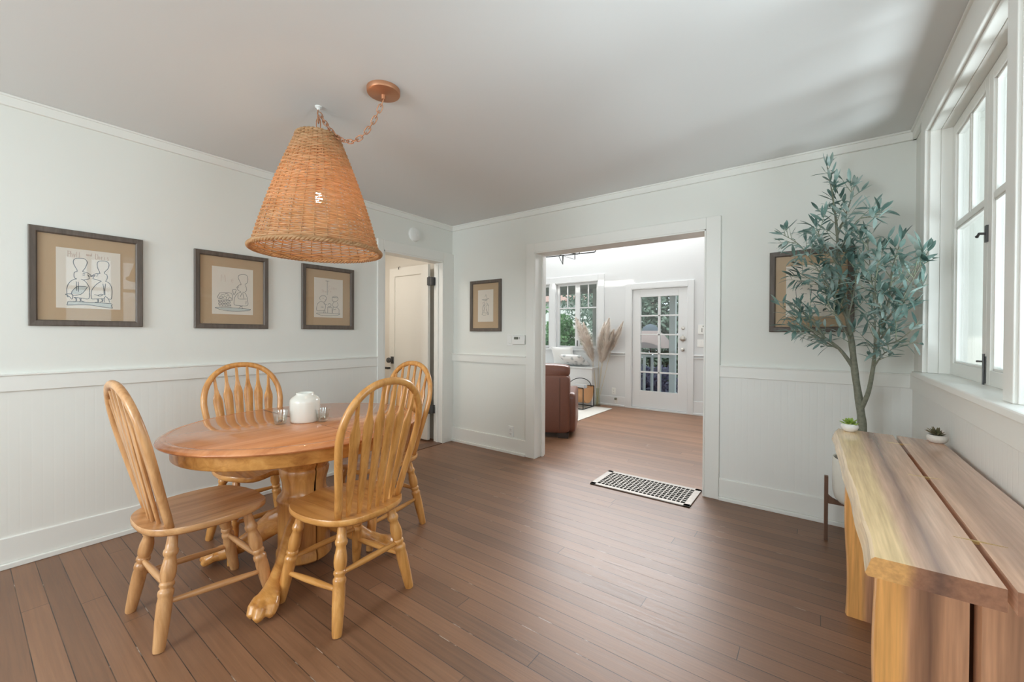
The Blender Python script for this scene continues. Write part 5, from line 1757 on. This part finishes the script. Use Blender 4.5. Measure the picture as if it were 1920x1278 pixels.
for i, (yy, c, lb) in enumerate(((-.06, (.75, .78, .80), 'pale magazine in the leather rack, front of three'), (-.01, (.60, .66, .72), 'blue-grey magazine in the leather rack, middle of three'), (.035, (.80, .76, .70), 'cream magazine in the leather rack, rearmost of three'))):
    q = MB().obox((-3.17 + .004 * i, 6.16 + yy, .25), (.105, 0, 0), (0, .006, 0), (0, .012, .135))
    tag(q.build('magazine', plain('magazine_cover_%s' % 'abc'[i], c, .4)), lb, 'magazine', 'magazines in the rack')

# pampas grass in a glass vase
VX, VY = -3.005, 6.50
t = thing('glass_vase', (VX, VY, 0), 'clear glass floor vase holding the pampas stems', 'vase')
MB().lathe([(0, 0), (.05, 0), (.052, .006), (.045, .06), (.033, .16), (.030, .24), (.034, .30), (.031, .30), (.027, .24), (.030, .16), (.042, .06), (.046, .014), (0, .012)], 32, caps=False).build('vase', M['vaseglass'], t, smooth=60)
def pampas(base, bend, tip, width, label, seed):
    rnd = random.Random(seed)
    t = thing('pampas_stem', base, label, 'dried grass', 'pampas stems in the glass vase')
    b, m_, e = Vector((0, 0, 0)), Vector(bend) - Vector(base), Vector(tip) - Vector(base)
    q = smooth3([b, m_ * .5, m_, m_.lerp(e, .5) , e], 6)
    MB().tube(q[:len(q) - 2], [.0035 - .002 * i / len(q) for i in range(len(q) - 2)], 6).build('stalk', M['stalk'], t, smooth=True)
    mb = MB()
    ax = (e - m_)
    for i in range(2200):
        k = rnd.random() ** .85
        p = m_.lerp(e, k)
        prof = sin(pi * min(1, (k * .92 + .08)) ** .75) * .9 + .1
        sd = Vector((rnd.gauss(0, 1), rnd.gauss(0, 1), 0)).normalized()
        sd.y *= .42
        L_ = 2.1 * width * prof * rnd.uniform(.6, 1.25)
        d = (ax.normalized() * rnd.uniform(.6, 1.2) + sd * 1.05).normalized()
        c1 = p + d * L_ * .6
        c2 = p + d * L_ * 1.1 + sd * L_ * .15 - Vector((0, 0, L_ * .22))
        w = sd.cross(d).normalized() * rnd.uniform(.0016, .0036)
        mb.add([p - w, p + w, c1 + w, c1 - w, c2], [(0, 1, 2, 3), (3, 2, 4)])
    tag(mb.build('plume', M['plume'], t, flip=False), kind='stuff')
bs = lambda dx_: (VX + dx_, VY, .013)
pampas(bs(.015), (-3.11, 6.48, .78), (-3.40, 6.44, 1.50), .085, 'leftmost pampas plume leaning over the window sill', 1)
pampas(bs(.008), (-3.09, 6.50, .74), (-3.27, 6.48, 1.42), .07, 'pampas plume second from the left in the vase', 2)
pampas(bs(-.02), (-2.985, 6.52, .86), (-2.88, 6.49, 1.42), .05, 'slim tan pampas plume in the middle of the vase', 3)
pampas(bs(-.015), (-2.93, 6.49, .72), (-2.78, 6.44, 1.48), .085, 'tallest pampas plume right of the middle one', 4)
pampas(bs(-.008), (-2.915, 6.51, .75), (-2.70, 6.46, 1.30), .06, 'short full pampas plume in front of the wall rail', 5)
pampas(bs(0), (-2.78, 6.52, .93), (-2.56, 6.50, 1.43), .042, 'rightmost slender pampas plume leaning to the door', 6)

# chandelier of thin rods
t = thing('rod_chandelier', (-3.0, 5.2, FZ), 'thin black rod chandelier seen at the top of the wide opening', 'chandelier')
ch = MB()
def rod(*p): ch.tube([(a + 3.0, b - 5.2, c - FZ) for a, b, c in p], .007, 6)
rod((-3.4, 5.2, 2.352), (-2.46, 5.2, 2.335)); rod((-2.46, 5.2, 2.335), (-2.44, 5.2, 2.36), (-2.44, 5.2, 2.50))
rod((-3.02, 5.2, 2.342), (-2.957, 5.2, 2.219), (-2.945, 5.2, 2.342)); rod((-2.957, 5.2, 2.219), (-2.957, 5.2, 2.342))
rod((-2.80, 5.0, 2.34), (-2.645, 5.05, 2.305), (-2.62, 5.06, 2.31), (-2.62, 5.06, 2.45))
rod((-3.0, 4.75, 2.36), (-3.0, 5.65, 2.36)); rod((-3.0, 4.75, 2.36), (-3.0, 4.75, 2.5)); rod((-3.0, 5.65, 2.36), (-3.0, 5.65, 2.5)); rod((-3.4, 5.2, 2.352), (-3.4, 5.2, 2.5))
rod((-3.0, 5.2, 2.34), (-3.0, 5.2, FZ))
ch.build('frame', M['black'], t, smooth=True)
MB().lathe([(.0, -.025), (.06, -.025), (.065, 0), (0, 0)], 24).build('canopy', M['black'], t, smooth=40)
for x, y, z in ((-2.44, 5.2, 2.5), (-2.62, 5.06, 2.45), (-3.0, 4.75, 2.5), (-3.0, 5.65, 2.5), (-3.4, 5.2, 2.5)):
    MB().lathe([(0, 0), (.018, 0), (.030, .03), (.026, .05), (0, .06)], 14, (x + 3.0, y - 5.2, z - FZ)).build('bulb', M['white_gloss'], t, smooth=True)

# iron bracket in the hall
for o in [o for o in bpy.data.objects if o.name == 'iron_bracket']:
    ang = 0
    MB().box(0, .012, -.05, .05, -.07, .05).build('plate', M['black'], o)
    MB().box(0, .62, -.02, .02, .0, .022).build('arm', M['black'], o)
    MB().tube([(.0, 0, -.06), (.25, 0, -.05), (.45, 0, -.02), (.5, 0, .0)], .012, 8).build('brace', M['black'], o)

# ------------------------------------------------------------------ outside
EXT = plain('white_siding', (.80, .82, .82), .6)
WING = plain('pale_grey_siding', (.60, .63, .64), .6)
struct('ground_outside', MB().box(-16, 12, -12, 26, -.35, -.30), plain('garden_soil', (.16, .17, .10), .9, var=.3, bscale=3))
struct('patio_reflector', MB().box(XR + .13, 4.6, -6, YT - .12, -.30, -.22), plain('reflector_concrete', (.66, .66, .63), .85, var=.08, bscale=5))  # pale slab added to bounce daylight up to the ceiling
# porch beyond the far wall
struct('floor_porch', MB().box(-6.2, .6, Y2 + .14, 8.35, -.06, -.02), plain('porch_boards', (.42, .42, .42), .6))
struct('roof_porch', MB().box(-6.4, .8, Y2 + .14, 8.45, 2.20, 2.30).box(-6.4, .8, 8.30, 8.45, 2.12, 2.30), plain('porch_eave', (.36, .36, .34), .7))
t = thing('porch_railing', (-4.2, 8.2, 0), 'white porch railing with square balusters outside the glazed door', 'railing')
MB().box(-2.0, 1.9, -.03, .03, .765, .81).build('top_rail', EXT, t)
MB().box(-2.0, 1.9, -.02, .02, .04, .09).build('bottom_rail', EXT, t)
for i in range(25):
    x = -2.0 + i * .155
    MB().box(x - .022, x + .022, -.02, .02, .09, .765).build('baluster', EXT, t)
for x, nm in ((-2.255, 'white porch post right of the railing, seen through the glazed door'), (-3.86, 'beige porch post seen at the right edge of the far window')):
    t2 = thing('porch_post', (x, 8.25, 0), nm, 'post')
    MB().box(-.055, .055, -.055, .055, -.02, 2.2).build('shaft', EXT if x > -3 else plain('post_beige', (.52, .52, .48), .6), t2)
    MB().box(-.07, .07, -.07, .07, -.02, .10).build('base', EXT if x > -3 else plain('post_beige_base', (.52, .52, .48), .6), t2)
t2 = thing('stair_rail', (-2.15, 8.25, 0), 'white sloping stair rail beside the porch post', 'railing')
MB().obox((.10, .55, .50), (.02, 0, 0), (0, .62, -.42), (0, .02, .03)).build('handrail', EXT, t2)
for i in range(5):
    MB().box(.08, .12, .1 + i * .22 - .018, .1 + i * .22 + .018, -.3, .74 - i * .145).build('baluster', EXT, t2)

def foliage_cloud(c, rad, n, size, seed, ball=True):
    rnd = random.Random(seed)
    mb = MB()
    c = Vector(c)
    for i in range(n):
        d = Vector((rnd.gauss(0, 1), rnd.gauss(0, 1), rnd.gauss(0, 1))).normalized()
        r = rnd.random() ** .4
        lump = 1 + .22 * sin(d.x * 7 + seed) * cos(d.z * 6 + seed * 2)
        p = c + Vector((d.x * rad[0], d.y * rad[1], d.z * rad[2])) * r * lump
        a = Vector((rnd.uniform(-1, 1), rnd.uniform(-1, 1), rnd.uniform(-1, 1))).normalized()
        b = a.orthogonal().normalized()
        s = size * rnd.uniform(.6, 1.4)
        mb.add([p - a * s, p + b * s * .45, p + a * s, p - b * s * .45], [(0, 1, 2, 3)])
    return mb
G1 = leaf_mat('garden_leaf', [(.3, (.06, .15, .05)), (.5, (.13, .28, .11)), (.7, (.26, .42, .20))], .5, .35, 2.5)
G2 = leaf_mat('garden_leaf_grey', [(.3, (.10, .16, .12)), (.6, (.22, .30, .24)), (.8, (.34, .42, .34))], .5, .3, 2.5)
G3 = leaf_mat('violet_flowers', [(.3, (.13, .13, .22)), (.55, (.25, .25, .36)), (.8, (.46, .46, .58))], .6, .3, 7)
def shrub(name, c, rad, n, size, seed, mat, label, cat='shrub', stem=True):
    t = thing(name, (c[0], c[1], -.30), label, cat, 'garden plants outside')
    tag(foliage_cloud((0, 0, c[2] + .30), rad, n, size, seed).build('foliage', mat, t, flip=False), kind='stuff')
    if stem:
        MB().tube([(0, 0, 0), (.05, .03, (c[2] + .3) * .6), (0, 0, c[2] + .3)], [.07, .05, .02], 8).build('trunk', M['bark'], t, smooth=True)
shrub('garden_shrub', (-5.65, 9.9, .75), (.62, .5, 1.0), 4200, .06, 1, G1, 'bright green shrub in the left sash of the far window')
shrub('garden_shrub', (-4.45, 9.9, .9), (.48, .45, 1.3), 1500, .055, 2, G2, 'loose grey-green shrub in the right sash of the far window')
shrub('garden_tree', (-6.3, 13.2, 2.4), (1.2, 1.0, 1.2), 1300, .08, 3, G2, 'pale loose tree against the sky beyond the far window', 'tree')
shrub('garden_tree', (-9.2, 12.5, 2.2), (1.2, 1.0, 1.2), 1800, .09, 13, G1, 'green tree seen in the leftmost far pane', 'tree')
shrub('flowering_shrub', (-3.0, 8.95, .05), (.75, .35, .5), 2600, .06, 4, G3, 'violet flowering shrub behind the porch railing')
shrub('garden_hedge', (-3.3, 11.5, 1.3), (1.7, .55, 1.9), 7000, .085, 5, G2, 'grey-green hedge behind the glazed door panes', 'hedge')
shrub('garden_hedge', (.6, 12.4, 1.3), (1.5, .6, 1.9), 3500, .085, 15, G1, 'green hedge at the right edge of the glazed door', 'hedge')
# patio umbrella beyond the porch
t = thing('patio_umbrella', (-3.24, 9.95, -.30), 'faded patio umbrella with a dark cap and dusty pink skirt beyond the porch', 'umbrella')
MB().tube([(0, 0, 0), (0, 0, 1.75)], .02, 8).build('pole', M['black'], t)
MB().lathe([(.20, 1.60), (.17, 1.68), (.10, 1.74), (.0, 1.77)], 16, caps=False).build('cap', plain('umbrella_cap', (.10, .13, .16), .8), t, smooth=True)
MB().lathe([(.52, 1.20), (.44, 1.36), (.32, 1.50), (.19, 1.61)], 16, caps=False).build('canopy', plain('umbrella_skirt', (.30, .24, .23), .85), t, smooth=True)
# house next door, with a red roof
t = thing('neighbour_house', (-9.5, 17.5, -.3), 'white house with a pinkish roof behind the trees beyond the far window', 'house')
MB().box(-3, 3, -2, 2, 0, 3.0).build('wall', EXT, t)
MB().add([(-3.3, -2.3, 2.9), (3.3, -2.3, 2.9), (3.3, 2.3, 2.9), (-3.3, 2.3, 2.9), (-3.3, 0, 4.2), (3.3, 0, 4.2)], [(0, 1, 5, 4), (2, 3, 4, 5), (0, 4, 3), (1, 2, 5), (0, 3, 2, 1)]).build('roof', plain('tile_roof', (.42, .27, .23), .8), t)
# the side wing past the right-hand window, under a deep eave
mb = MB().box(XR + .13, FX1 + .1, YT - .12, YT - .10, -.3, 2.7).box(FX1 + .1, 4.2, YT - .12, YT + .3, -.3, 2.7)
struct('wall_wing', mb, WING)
struct('trim_21', MB().box(.86, .96, YT - .145, YT - .12, -.3, 2.5).box(XR + .13, 4.2, YT - .14, YT - .12, 1.30, 1.38), EXT)
struct('roof_wing', MB().box(XR + .14, 4.4, 2.36, YT - .1, 2.46, 2.54), EXT)
shrub('garden_shrub', (3.9, 1.7, .8), (1.0, 1.2, 1.1), 3800, .085, 6, G1, 'leafy green shrub outside the right-hand window')
shrub('garden_tree', (6.6, 4.4, 2.3), (1.2, 1.3, 1.4), 3000, .10, 7, G1, 'tree standing behind the shrub outside the right-hand window', 'tree')
